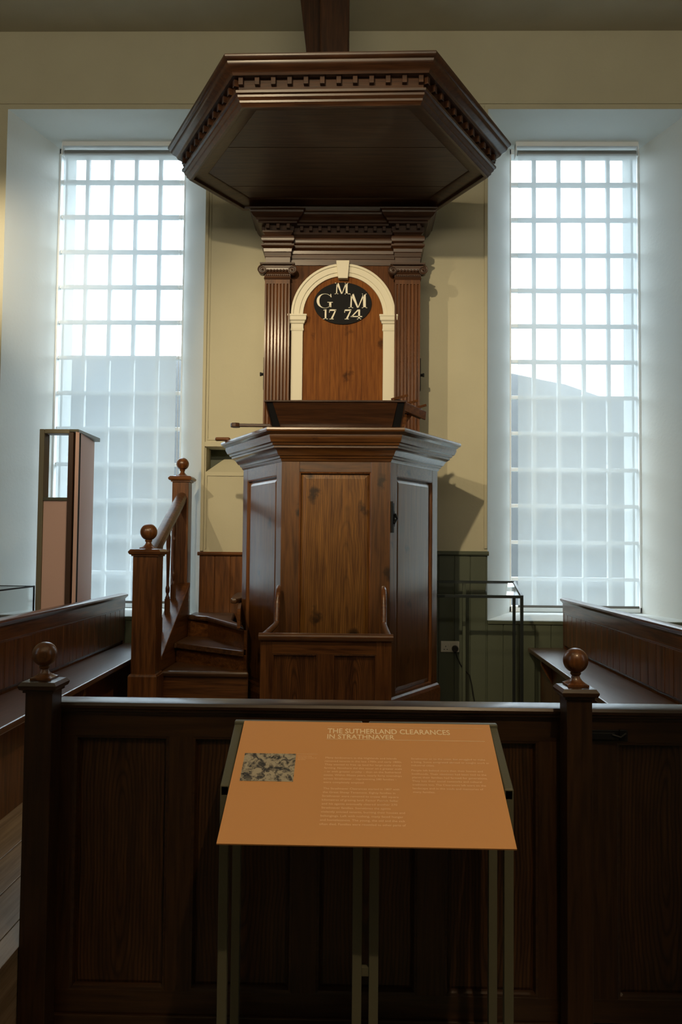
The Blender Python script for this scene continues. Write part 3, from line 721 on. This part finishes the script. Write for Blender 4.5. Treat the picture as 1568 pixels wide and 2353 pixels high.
# G : thick-thin ring
def Gl(xc, yc, rx, ry):
    a0, a1, n = R(38), R(322), 26; pr = None
    for k in range(n + 1):
        a = a0 + (a1 - a0) * k / n
        th = .07 + .20 * max(0, -math.cos(a)) ** 1.0
        th = max(th, .07)
        q = [(xc + rx * math.cos(a), yc - ry * math.sin(a)), (xc + rx * (1 - th * 1.25) * math.cos(a), yc - ry * (1 - th * .55) * math.sin(a))]
        if pr: gpoly([pr[0], q[0], q[1], pr[1]])
        pr = q
Gl(662, 681, 54, 49)
gpoly([(692, 692), (706, 692), (706, 724), (692, 720)]); gpoly([(680, 688), (716, 688), (716, 692), (680, 692)]); gpoly([(699, 634), (704, 634), (707, 656), (701, 656)])
# 1 7  7 4
gpoly([(663, 738), (674, 738), (674, 804), (663, 804)]); serif(668, 804, 17, False); gpoly([(653, 742), (668, 737), (668, 743), (655, 746)])
def seven(x):
    gpoly([(x, 738), (x + 48, 738), (x + 46, 748), (x + 2, 748)]); gpoly([(x, 738), (x + 4, 738), (x + 3, 760), (x - 1, 760)])
    gpoly([(x + 38, 744), (x + 48, 740), (x + 22, 803), (x + 9, 803)]); gpoly([(x + 2, 801), (x + 30, 801), (x + 30, 805), (x + 2, 805)])
seven(693); seven(794)
gpoly([(886, 738), (898, 738), (898, 804), (886, 804)]); gpoly([(882, 738), (890, 742), (846, 788), (836, 788)]); gpoly([(836, 782), (912, 782), (912, 789), (836, 789)]); serif(892, 804, 15, False)
obj('initials_and_date', LB, 'letter_cream', pq, label='cream painted letters M G M and the date 1774')
# fluted pilasters
for pi, (x0, x1) in enumerate(((-.722, -.524), (.299, .499))):
    bm = B(); y0 = 6.065
    n = 7; W_ = (x1 - x0); fl = W_ / (n + .35) ; pts = [(x0, 6.13), (x0, y0)]
    for k in range(n):
        a = x0 + .006 + (W_ - .012) * k / n; e = x0 + .006 + (W_ - .012) * (k + 1) / n; m0 = a + .007; m1 = e - .007
        pts += [(m0, y0)]
        for j in range(1, 6):
            th = math.pi * j / 6; pts.append((m0 + (m1 - m0) * (1 - math.cos(th)) / 2, y0 + .010 * math.sin(th)))
        pts += [(m1, y0)]
    pts += [(x1, y0), (x1, 6.13)]
    lo = [bm.verts.new((*p, 1.3)) for p in pts]; hi = [bm.verts.new((*p, 3.625)) for p in pts]
    for i in range(len(pts) - 1): bm.faces.new([lo[i], lo[i + 1], hi[i + 1], hi[i]])
    bm.faces.new(hi); bm.faces.new(lo[::-1])
    box(bm, x0 + .001, x1 - .001, y0 + .0005, 6.13, 3.625, 3.665)
    ps = obj('pilaster', bm, 'pilaster_z', bb)
    path = [(x0, 6.13), (x0, y0), (x1, y0), (x1, 6.13)]
    bm = B(); sweep(bm, path, [(-.001, 3.66), (.004, 3.66), (.008, 3.668), (.004, 3.676), (.004, 3.70), (.016, 3.715), (.022, 3.73), (.022, 3.745), (.014, 3.75), (.014, 3.765), (.035, 3.770), (.038, 3.782), (.02, 3.788), (-.001, 3.788)])
    # egg and dart beads
    for k in range(7):
        x = x0 + .024 + (W_ - .048) * k / 6; ball(bm, x, y0 - .022, 3.725, .009, 10)
    for k in range(12):
        x = x0 + .012 + (W_ - .024) * k / 11; ball(bm, x, y0 - .008, 3.692, .0045, 8)
    cp = obj('capital', bm, 'canopy_x', ps, smooth=True)
    for sgn, xc in ((-1, x0 - .018), (1, x1 + .018)):
        bm = B(); spiral = []
        for k in range(40):
            a = k / 39 * 2 * math.pi * 2.1; rr = .036 * (1 - k / 46)
            spiral.append((xc + sgn * rr * math.sin(a + .0), y0 - .030, 3.728 + rr * math.cos(a)))
        tube(bm, spiral, [.0055 * (1 - .5 * k / 39) for k in range(40)], 8)
        pts = [(xc + .033 * math.cos(2 * math.pi * k / 24), y0 - .026, 3.728 + .035 * math.sin(2 * math.pi * k / 24)) for k in range(24)]
        prism3(bm, pts, (0, .045, 0)); ball(bm, xc, y0 - .030, 3.728, .008, 10)
        obj('volute', bm, 'canopy_x', cp, smooth=True)
# entablature, breaking forward over the pilasters
path = [(-.718, 6.385), (-.718, 6.062), (-.526, 6.062), (-.526, 6.112), (.301, 6.112), (.301, 6.062), (.496, 6.062), (.496, 6.385)]
prof = [(-.02, 3.79), (.000, 3.79), (.002, 3.835), (.007, 3.838), (.007, 3.872), (.013, 3.876), (.016, 3.900), (.030, 3.915), (.034, 3.918), (.034, 3.932), (.010, 3.934), (.012, 3.944), (.028, 3.956), (.034, 3.975), (.030, 3.995), (.014, 4.008), (.006, 4.012), (.012, 4.020), (.024, 4.028), (.024, 4.040), (.008, 4.042), (.008, 4.090), (-.02, 4.09)]
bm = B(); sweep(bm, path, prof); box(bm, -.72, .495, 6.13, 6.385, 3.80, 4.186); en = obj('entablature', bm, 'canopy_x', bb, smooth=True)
prof = [(-.02, 4.088), (.055, 4.088), (.055, 4.102), (.068, 4.108), (.074, 4.122), (.092, 4.132), (.105, 4.150), (.110, 4.158), (.110, 4.172), (.122, 4.178), (.124, 4.184), (.124, 4.188), (-.02, 4.188)]
bm = B(); sweep(bm, path, prof); obj('entablature_cornice', bm, 'canopy_x', en, smooth=True)
bm = B()
for (a, c, yy) in ((-.70, -.54, 6.054), (-.51, .285, 6.104), (.315, .48, 6.054)):
    k = round((c - a) / .073); 
    for j in range(k + 1):
        x = a + (c - a) * j / k; obj('dentil', bx(x - .013, x + .013, yy - .036, yy, 4.052, 4.088), 'canopy_x', en, bevel=.002)
for xx in (-.742, .518):
    for j in range(4): obj('dentil', bx(xx - .012, xx + .012, 6.08 + j * .073, 6.106 + j * .073, 4.052, 4.088), 'canopy_x', en, bevel=.002)
bm.free()
for xc, s_ in ((-.722, -1), (.50, 1)):
    bm = B(); xx = sorted((xc, xc + s_ * .012)); box(bm, xx[0], xx[1], 6.14, 6.20, 2.80, 3.06)
    tube(bm, [(xc + s_ * .005, 6.17, 2.93), (xc + s_ * .035, 6.17, 2.93)], .012, 8); tube(bm, [(xc + s_ * .035, 6.17, 2.915), (xc + s_ * .035, 6.17, 2.945)], .008, 8)
    obj('wall_hook', bm, 'iron', bb, bevel=.003, label='dark iron hook bracket')

# ------------------------------------------------------------------ sounding board
SCx, SCy = -.143, 5.49
sb = thing('sounding_board', 'large hexagonal dark wooden canopy with dentil cornice above the pulpit', 'canopy', (SCx, SCy, 4.19))
RT = .925 / math.cos(R(30)); R0 = RT
full = hexpts((SCx, SCy), R0)
YT = 6.03
def clip(pts):      # cut the hexagon's rear at y = YT
    a, l, fl, fr_, r_, br, bl = None, pts[0], pts[1], pts[2], pts[3], pts[4], pts[5]
    t1 = (YT - r_[1]) / (br[1] - r_[1]); t2 = (YT - l[1]) / (bl[1] - l[1])
    return [l, fl, fr_, r_, (r_[0] + (br[0] - r_[0]) * t1, YT), (l[0] + (bl[0] - l[0]) * t2, YT)]
base = clip(full)
low = [(-.125, 4.262), (-.120, 4.240), (-.108, 4.232), (-.060, 4.222), (-.030, 4.214), (-.026, 4.196), (-.010, 4.190), (.000, 4.190), (.006, 4.200), (.018, 4.210), (.020, 4.222), (.034, 4.236), (.036, 4.248), (.048, 4.254), (.050, 4.268), (.030, 4.270), (.028, 4.276), (-.125, 4.276)]
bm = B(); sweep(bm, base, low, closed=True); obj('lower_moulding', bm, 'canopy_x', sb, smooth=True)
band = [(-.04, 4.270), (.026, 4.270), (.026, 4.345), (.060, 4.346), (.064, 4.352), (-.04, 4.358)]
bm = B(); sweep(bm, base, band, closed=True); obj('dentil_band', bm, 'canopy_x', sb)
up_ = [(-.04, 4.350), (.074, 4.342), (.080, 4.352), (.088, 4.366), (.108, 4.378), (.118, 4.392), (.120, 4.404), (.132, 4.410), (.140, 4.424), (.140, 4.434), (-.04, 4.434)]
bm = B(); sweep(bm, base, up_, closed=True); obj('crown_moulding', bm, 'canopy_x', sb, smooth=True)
for i in range(-1, 4):
    p0, p1 = base[i], base[i + 1]
    Fd = Face(p0, p1); k = max(2, round(Fd.L / .094))
    for j in range(k + 1):
        u = Fd.L * j / k
        fbox(Fd, 'dentil', 'canopy_x', sb, u - .014, u + .014, 4.300, 4.3465, .024, .055)
bm = B(); ins = offset_path(base, -.03, True); poly_prism(bm, [(p.x, p.y) for p in ins], 4.248, 4.258)
obj('soffit_boards', bm, 'board_x', sb)
def clip_band(poly, ya, yb):
    def half(P, keep, yv):
        out = []
        for i in range(len(P)):
            a, c_ = P[i], P[(i + 1) % len(P)]; ia, ic = keep(a[1]), keep(c_[1])
            if ia: out.append(a)
            if ia != ic: f = (yv - a[1]) / (c_[1] - a[1]); out.append((a[0] + (c_[0] - a[0]) * f, yv))
        return out
    return half(half(poly, lambda q: q >= ya, ya), lambda q: q <= yb, yb)
ins = [(p.x, p.y) for p in offset_path(base, -.045, True)]
bm = B()
for y in (4.58, 4.86, 5.15, 5.43, 5.72):
    q = clip_band(ins, y, y + .285)
    if len(q) > 2: poly_prism(bm, q, 4.242, 4.2485)
obj('soffit_planks', bm, 'board_x', sb, bevel=.0015)
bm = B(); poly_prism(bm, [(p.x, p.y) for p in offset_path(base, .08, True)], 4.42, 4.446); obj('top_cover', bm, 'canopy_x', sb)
# hanging post above
bm = B(); hexa(bm, [(-.270, 5.44, 4.446), (-.068, 5.44, 4.446), (-.068, 5.62, 4.446), (-.270, 5.62, 4.446), (-.285, 5.40, ZC), (-.070, 5.40, ZC), (-.070, 5.6, ZC), (-.285, 5.6, ZC)])
ps = thing('hanging_post', 'dark brown timber post between the sounding board and the ceiling', 'post', (-.17, 5.53, 4.446))
obj('post_shaft', bm, 'canopy_z', ps, bevel=.012)
bm = B(); hexa(bm, [(-.295, 5.50, 4.446), (-.2705, 5.50, 4.446), (-.2705, 5.60, 4.446), (-.295, 5.60, 4.446), (-.47, 5.50, ZC), (-.286, 5.50, ZC), (-.286, 5.60, ZC), (-.47, 5.60, ZC)])
obj('side_brace', bm, 'canopy_z', ps, bevel=.003)

# ------------------------------------------------------------------ precentor's desk
dk = thing('reader_desk', 'small panelled brown wooden desk stall in front of the pulpit', 'desk', (-.145, 4.5, .3))
X0, X1, YF = -.490, .200, 4.14
FD = Face((X0, YF), (X1, YF)); dl = X1 - X0
for a, c in ((0, .062), (.302, .382), (dl - .080, dl)): fbox(FD, 'stile', 'brown_z', dk, a, c, .3, 1.075, -.03, 0)
fbox(FD, 'upper_rail', 'brown_x', dk, .062, dl - .08, 1.003, 1.075, -.03, .0005); fbox(FD, 'lower_rail', 'brown_x', dk, .062, dl - .08, .3, .42, -.03, .0005)
for a, c in ((.062, .302), (.382, dl - .080)):
    bm = B(); FD.box(bm, a, c, .42, 1.003, -.026, -.018); pn = obj('panel', bm, 'desk_panel', dk)
    bm = B(); FD.mould(bm, a, c, .42, 1.003, -.018, -.001, .012); obj('panel_moulding', bm, 'brown_z', pn)
bm = B(); tube(bm, [(X0 - .008, YF - .004, 1.092), (X1 + .008, YF - .004, 1.092)], .021, 14)
obj('front_rail', bm, 'brown_x', dk, smooth=True)
for xa in (X0, X1 - .028):
    pts = [(YF + .03, .3), (4.99, .3), (4.99, 1.30), (4.955, 1.30), (4.93, 1.285), (4.905, 1.25), (4.885, 1.20), (4.872, 1.14), (4.865, 1.10), (4.85, 1.075), (YF + .03, 1.075)]
    bm = B(); prism3(bm, [(xa, y, z) for y, z in pts], (.028, 0, 0)); sd_ = obj('side_board', bm, 'brown_z', dk, bevel=.003)
    bm = B(); tube(bm, [(xa + .014, y, z) for y, z in [(YF, 1.092), (4.3, 1.092), (4.8, 1.088), (4.852, 1.095), (4.868, 1.14), (4.882, 1.20), (4.902, 1.25), (4.928, 1.287), (4.955, 1.303), (4.98, 1.306)]], .017, 12)
    obj('side_rail', bm, 'brown_x', sd_, smooth=True)
obj('desk_seat', bx(X0 + .028, X1 - .028, 4.60, 4.985, .70, .73), 'brown_x', dk, bevel=.003)

# ------------------------------------------------------------------ stair
st = thing('pulpit_stair', 'winding brown wooden stair with turned balusters left of the pulpit', 'staircase', (-1.05, 5.6, .3))
def newel(x0, x1, y0, y1, ztop, zbase, rb, over):
    n_ = obj('newel_post', bx(x0, x1, y0, y1, .30, ztop), 'brown_z', st, bevel=.003)
    if zbase: 
        path = [(x0, y1), (x0, y0), (x1, y0), (x1, y1)]
        bm = B(); sweep(bm, path, [(-.001, .30), (.014, .30), (.014, zbase), (.008, zbase + .012), (-.001, zbase + .018)], closed=True); obj('newel_base', bm, 'brown_z', n_)
    cap_mould(n_, x0, x1, y0, y1, ztop, 'brown_x', over, .05)
    finial(n_, (x0 + x1) / 2, (y0 + y1) / 2, ztop + .048, rb, 'brown_z')
    return n_
newel(-1.450, -1.290, 5.12, 5.28, 1.492, .710, .056, .026)
newel(-1.442, -1.312, 6.15, 6.28, 2.066, 0, .050, .028)
def tread(pts, z, riser_pts, zr0):
    bm = B(); poly_prism(bm, pts, z - .038, z); tr_ = obj('tread', bm, 'tread', st, bevel=.014)
    if riser_pts:
        a, c = riser_pts
        bm = B(); Fq = Face(a, c); Fq.box(bm, 0, Fq.L, zr0, z - .037, -.02, 0); obj('riser', bm, 'brown_x', tr_)
PV = (-.70, 5.36)
XL = -1.292
tread([(XL, 5.06), (-.62, 5.06), (-.735, 5.40), (XL, 5.42)], .522, ((XL, 5.085), (-.62, 5.085)), .30)
tread([(XL, 5.29), (-.70, 5.285), (-.745, 5.44), (-.85, 5.62), (-1.0, 5.80), (XL, 5.82)], .722, ((XL, 5.325), (-.71, 5.32)), .522)
tread([(XL, 5.66), (-1.28, 5.675), (-.735, 5.27), (-.75, 5.42), (-.87, 5.68), (-1.12, 6.1), (XL, 6.1)], .862, ((XL, 5.72), (-.74, 5.33)), .722)
tread([(-1.13, 6.00), (-.735, 5.27), (-.765, 5.42), (-.88, 5.72), (-.96, 6.35), (XL, 6.35), (XL, 6.1)], 1.026, ((-1.12, 6.04), (-.745, 5.35)), .862)
bm = B(); Fq = Face((XL, 6.12), (-1.11, 6.05)); Fq.box(bm, 0, Fq.L, .86, .99, -.02, 0); obj('riser', bm, 'brown_x', st)
tread([(-.93, 6.02), (-.885, 5.62), (-.84, 5.62), (-.82, 5.74), (-.78, 5.92), (-.76, 6.34), (-.95, 6.34)], 1.19, ((-.88, 6.04), (-.765, 5.16)), 1.026)
# closed string and inner side
bm = B(); prism3(bm, [(-1.335, 5.28, .30), (-1.335, 5.28, .80), (-1.335, 6.15, 1.255), (-1.335, 6.15, .30)], (.04, 0, 0)); obj('string_board', bm, 'brown_y', st, bevel=.004)
bm = B(); prism3(bm, [(-1.40, 5.28, .790), (-1.40, 6.15, 1.245), (-1.40, 6.15, 1.275), (-1.40, 5.28, .82)], (.115, 0, 0)); obj('string_capping', bm, 'brown_y', st, bevel=.004)
# handrail
bm = B(); A_ = [(-1.405, 1.455), (-1.41, 1.49), (-1.398, 1.515), (-1.378, 1.525), (-1.352, 1.525), (-1.332, 1.515), (-1.320, 1.49), (-1.325, 1.455)]
prism3(bm, [(x - .003, 5.26, z + .02) for x, z in A_], (0, .91, .445)); obj('handrail', bm, 'tread', st, smooth=True)
bprof = lambda z0, z1: [(.020, z0 + .12), (.022, z0 + .13), (.014, z0 + .145), (.012, z0 + .16), (.018, z0 + .17), (.020, z0 + .20), (.017, z0 + .21), (.013, z0 + .22), (.0135, z0 + .28), (.019, z0 + (z1 - z0) * .68), (.021, z0 + (z1 - z0) * .7), (.017, z0 + (z1 - z0) * .71), (.020, z1 - .17), (.022, z1 - .10), (.016, z1 - .08), (.020, z1 - .06), (.012, z1 - .04), (.014, z1)]
first = None
for y in (5.53, 5.75, 5.93):
    z0 = .79 + (y - 5.28) * .523 + .015; z1 = 1.475 + (y - 5.26) * .489 + .01
    bm = B(); lathe(bm, [(r_ * .8, z_) for r_, z_ in bprof(z0, z1)], -1.368, y, 16); box(bm, -1.385, -1.351, y - .017, y + .017, z0, z0 + .122)
    obj('baluster', bm, 'brown_z', st, smooth=True)

# ------------------------------------------------------------------ socket
so = thing('wall_socket', 'double white wall socket on the green boards right of the pulpit', 'socket', (.777, 6.37, .77))
obj('faceplate', bx(.702, .850, 6.358, 6.372, .728, .816), 'socket_white', so, bevel=.004)
bm = B()
for xc in (.742,):
    for dx, dz, ww, hh in ((0, .012, .005, .011), (-.012, -.012, .010, .005), (.012, -.012, .010, .005)): box(bm, xc + dx - ww / 2, xc + dx + ww / 2, 6.3572, 6.3582, .762 + dz - hh / 2, .762 + dz + hh / 2)
obj('pin_holes', bm, 'dark_void', so)
bm = B(); box(bm, .762, .772, 6.354, 6.358, .778, .80); box(bm, .783, .793, 6.354, 6.358, .778, .80); obj('switch', bm, 'socket_white', so, bevel=.001)
bm = B(); tube(bm, [(.816, 6.357, .758), (.816, 6.335, .758), (.816, 6.318, .758)], [.026, .026, .020], 16)
pl = thing('power_plug', 'black round power plug with a cable in the white wall socket', 'plug', (.816, 6.35, .758))
obj('plug_body', bm, 'plug_black', pl, smooth=True)
bm = B(); tube(bm, [(.816, 6.33, .74), (.83, 6.33, .69), (.86, 6.335, .63), (.895, 6.34, .585), (.93, 6.345, .55), (.945, 6.34, .48), (.955, 6.33, .40), (.975, 6.32, .31)], .0042, 8); obj('plug_cable', bm, 'plug_black', pl, smooth=True)

# ------------------------------------------------------------------ right display case
cs = thing('display_case', 'glass topped display case in a dark metal frame below the right window', 'display case', (.95, 6.05, .3))
xA, xB = .53, 1.245
yf, yb, zf, zb = 5.86, 6.22, 1.208, 1.298
bm = B(); s_ = .011
bar(bm, (xA, yb, zb), (xB + .016, yb, zb), .022, .022); bar(bm, (xA, yf, zf), (xB, yf, zf), .022, .022)
bar(bm, (xB, yf - .01, zf), (xB + .016, yb + .01, zb), .022, .022); bar(bm, (xA, yf, zf), (xA, yb, zb), .022, .022)
obj('top_frame', bm, 'steel_dark', cs, bevel=.002)
for (x, y, z) in ((xB, yf, zf), (xB + .016, yb, zb), (xA, yf, zf), (xA, yb, zb)):
    obj('leg', bx(x - .011, x + .011, y - .011, y + .011, .30, z - .005), 'steel_dark', cs, bevel=.002)
obj('leg', bx(.86, .885, 6.24, 6.265, .30, 1.29), 'green_paint', cs, bevel=.002)
bm = B(); hexa(bm, [(xA + .011, yf + .011, zf - .003), (xB - .011, yf + .011, zf - .003), (xB, yb - .011, zb - .003), (xA + .011, yb - .011, zb - .003), (xA + .011, yf + .011, zf + .003), (xB - .011, yf + .011, zf + .003), (xB, yb - .011, zb + .003), (xA + .011, yb - .011, zb + .003)])
obj('glass_top', bm, 'glass', cs)

# ------------------------------------------------------------------ left tall panel stand
ts = thing('panel_stand', 'tall brown edged display stand with pinkish boards and window opening at top', 'display stand', (-2.02, 5.6, .3))
yP = 5.30
bm = B(); box(bm, -2.162, -2.128, yP, yP + .10, .3, 2.352); box(bm, -2.128, -1.955, yP, yP + .10, 2.322, 2.352)
obj('post_frame', bm, 'olive_frame', ts, bevel=.004)
obj('opening_sill', bx(-2.128, -1.955, yP + .002, yP + .10, 1.862, 1.884), 'olive_metal', ts, bevel=.002)
obj('infill_board', bx(-2.126, -1.955, yP + .012, yP + .03, .3, 1.862), 'pink_board', ts)
bm = B(); box(bm, -1.962, -1.928, yP + .001, yP + .09, .3, 2.332); e1 = obj('edge_strip', bm, 'brown_edge', ts, bevel=.002)
bm = B(); box(bm, -1.928, -1.896, yP + .03, yP + .06, .3, 2.332); obj('shadow_gap', bm, 'dark_void', e1)
bm = B(); hexa(bm, [(-1.892, yP + .01, .3), (-1.912, yP, .3), (-2.07, 6.08, .3), (-2.050, 6.1, .3), (-1.892, yP + .01, 2.335), (-1.912, yP, 2.335), (-2.07, 6.08, 2.405 - .035), (-2.050, 6.1, 2.405 - .035)])
obj('side_board', bm, 'pink_board', ts, label='tall pinkish brown board angled away')
bm = B(); hexa(bm, [(-1.955, yP, 2.335), (-1.892, yP, 2.335), (-2.02, 6.14, 2.375), (-2.12, 6.14, 2.375), (-1.955, yP, 2.352), (-1.892, yP, 2.352), (-2.02, 6.14, 2.405), (-2.12, 6.14, 2.405)])
obj('top_plate', bm, 'olive_metal', ts, bevel=.001)
# glass case far left
gc = thing('glass_cabinet', 'low glass cabinet with black edges at the far left behind the pew', 'display case', (-2.8, 5.3, .3))
obj('cabinet_base', bx(-3.3, -2.3, 4.9, 5.62, .3, 1.02), 'green_paint', gc)
bm = B(); box(bm, -3.3, -2.3, 4.9, 4.906, 1.02, 1.26); box(bm, -2.306, -2.3, 4.9, 5.62, 1.02, 1.26); box(bm, -3.3, -2.3, 5.614, 5.62, 1.02, 1.26); box(bm, -3.3, -2.3, 4.9, 5.62, 1.256, 1.262)
obj('glass_cover', bm, 'glass', gc)
bm = B(); bar(bm, (-2.3, 4.9, 1.262), (-2.3, 5.62, 1.262), .01, .01); bar(bm, (-3.3, 5.62, 1.262), (-2.3, 5.62, 1.262), .006, .006); box(bm, -2.306, -2.296, 5.612, 5.622, 1.02, 1.262); box(bm, -2.306, -2.296, 4.9, 4.91, 1.02, 1.262)
obj('edge_strips', bm, 'iron', gc)

# ------------------------------------------------------------------ interpretation sign
sg = thing('interpretation_sign', 'slanted orange text panel on two olive metal frames before the partition', 'sign', (.04, 2.25, 0))
A0 = Vector((-.3405, 2.0, .8205)); TV = Vector((0, .45, .205)).normalized(); UV = Vector((1, .0, 0)); NV = UV.cross(TV).normalized()
UV = Vector((.9999, -.006, -.0)).normalized()
def sp(u, v, w_=0): return A0 + UV * u + TV * v + NV * w_
def sbox(bm, u0, u1, v0, v1, w0, w1):
    hexa(bm, [sp(u0, v0, w0), sp(u1, v0, w0), sp(u1, v1, w0), sp(u0, v1, w0), sp(u0, v0, w1), sp(u1, v0, w1), sp(u1, v1, w1), sp(u0, v1, w1)])
bm = B()
pv = [sp(0, 0), sp(.7525, 0), sp(.7605, .495), sp(.0045, .497)]
prism3(bm, pv, -NV * .004); pn = obj('text_panel', bm, 'sign_orange', sg)
M_ = Matrix((( UV.x, TV.x, NV.x, 0), (UV.y, TV.y, NV.y, 0), (UV.z, TV.z, NV.z, 0), (0, 0, 0, 1)))
def at(u, v): return Matrix.Translation(sp(u, v)) @ M_
tt = [text_obj('t', a_, None, None, at(u_ + du_, v_ + dv_), h_, w_, depth=.0006 + dd_) for a_, u_, v_, h_, w_ in (('THE SUTHERLAND CLEARANCES', .264, .442, .0225, .370), ('IN STRATHNAVER', .264, .4175, .0195, .201)) for du_, dv_, dd_ in ((0, 0, 0), (.0007, 0, .0002), (.0003, .0005, .0004))]
if 0: tt = [text_obj('t', 'THE SUTHERLAND CLEARANCES', None, None, at(.264, .442), .0225, .370, bold=.010), text_obj('t', 'IN STRATHNAVER', None, None, at(.264, .4175), .0195, .201, bold=.010)]
join_meshes('title_text', tt, 'sign_ink', pn, 'pale title lettering')
bm = B(); sbox(bm, .262, .735, .4135, .4147, .0004, .0008); sbox(bm, .262, .738, .4734, .4739, .0004, .0008); sbox(bm, .178, .240, .3445, .3449, .0004, .0008); obj('rule_lines', bm, 'sign_ink', pn)
c1 = [('Many landowners in the Highlands and Islands', .2625, .468), ('removed tenants in the late 1700s and early 1800s.', .261, .483), ('They wanted to free up land for large-scale sheep', .261, .480), ('farming. Nowhere did this occur on a greater scale', .260, .481), ('\u2013 or with greater cruelty \u2013 than on the Sutherland', .260, .477), ('estate. Within fifteen years, nearly forty townships', .260, .479), ('across Strathnaver \u2013 representing 580 families \u2013', .260, .465), ('were completely emptied.', .260, .374)]
c1b = [('The Strathnaver Clearances started in 1807 with', .261, .470), ('the Great Sheep Tenement. Eighty families in', .260, .458), ('Strathnaver were removed to create 400 square', .259, .466), ('kilometres of grazing land. Factor Patrick Sellar', .259, .465), ('and his agents eventually cleared another 270', .259, .461), ('Strathnaver families. Sometimes the agents', .259, .443), ('violently evicted tenants, burning their houses and', .258, .480), ('belongings. Left with nothing, many faced hunger', .258, .475), ('and homelessness. The young, the old and the sick', .257, .479), ('often died. Families were resettled to other parts of', .256, .480)]
c2 = [('Strathnaver or to the coast, but struggled to make', .510, .723), ('a living. Some emigrated abroad or sought work in', .509, .731), ('industrial cities.', .509, .575)]
c2b = [('People left behind more than their homes and', .508, .709), ('livelihoods. Their identities had been tied to the', .508, .717), ('places their families had farmed for generations.', .508, .718), ('They lost their social networks and cultural', .507, .700), ('traditions too. The Clearances left scars on the', .507, .709), ('landscape and in the souls and memories of', .507, .700), ('many families.', .507, .567)]
ms = []
for rows, v0, dv in ((c1, .3275, .01465), (c1b, .2005, .01465), (c2, .3285, .0142), (c2b, .2790, .0145)):
    for i, (s, a, e) in enumerate(rows): ms.append(text_obj('t', s, None, None, at(a, v0 - i * dv), .0072, e - a))
for i, (s, e) in enumerate((('Evicted tenants sitting', .222), ('among the remains of', .236), ('their homes.', .205))): ms.append(text_obj('t', s, None, None, at(.182, .334 - i * .0072), .0034, e - .182))
join_meshes('body_text', ms, 'sign_ink_faint', pn, 'fine pale paragraph lettering')
bm = B(); sbox(bm, .0265, .176, .228, .345, .0003, .0007); obj('printed_picture', bm, 'engraving', pn, label='small black and white engraved picture')
# two frames
for k, (xa, xb) in enumerate(((-.368, .030), (.050, .447))):
    fr = thing('sign_frame', '', 'x') if False else None
    fx = bpy.data.objects.new('support_frame', None); COL.objects.link(fx); fx.parent = sg; fx.location = (0, 0, 0)
    sw = .026
    yr, zr, yf_, zf_ = 2.468, 1.022, 2.21, .902
    for j, x in enumerate((xa, xb - sw)):
        if (k == 0 and j == 0) or (k == 1 and j == 1):
            bm = B(); box(bm, x, x + sw, yr - .012, yr + .012, 0, zr - .004); obj('rear_leg', bm, 'olive_metal', fx, bevel=.002)
        bm = B(); box(bm, x, x + sw, yf_ - .002, yf_ + .022, 0, zf_); obj('front_leg', bm, 'olive_metal', fx, bevel=.002)
        # sloping side member
        bm = B(); hexa(bm, [(x, yf_ - .002, zf_ - .03), (x + sw, yf_ - .002, zf_ - .03), (x + sw, yr + .012, zr - .03), (x, yr + .012, zr - .03), (x, yf_ - .002, zf_), (x + sw, yf_ - .002, zf_), (x + sw, yr + .012, zr + .003), (x, yr + .012, zr + .003)])
        obj('sloping_arm', bm, 'olive_metal', fx, bevel=.004)
    bm = B(); box(bm, xa, xb, yr - .014, yr + .012, zr - .028, zr + .003); obj('rear_bar', bm, 'olive_metal', fx, bevel=.004)
    obj('foot_plate', bx(xa - .002, xb + .002, yf_ - .03, yr + .012, 0, .008), 'olive_metal', fx)
obj('frame_connector', bx(.030, .050, 2.212, 2.232, .388, .412), 'olive_metal', sg, bevel=.001)
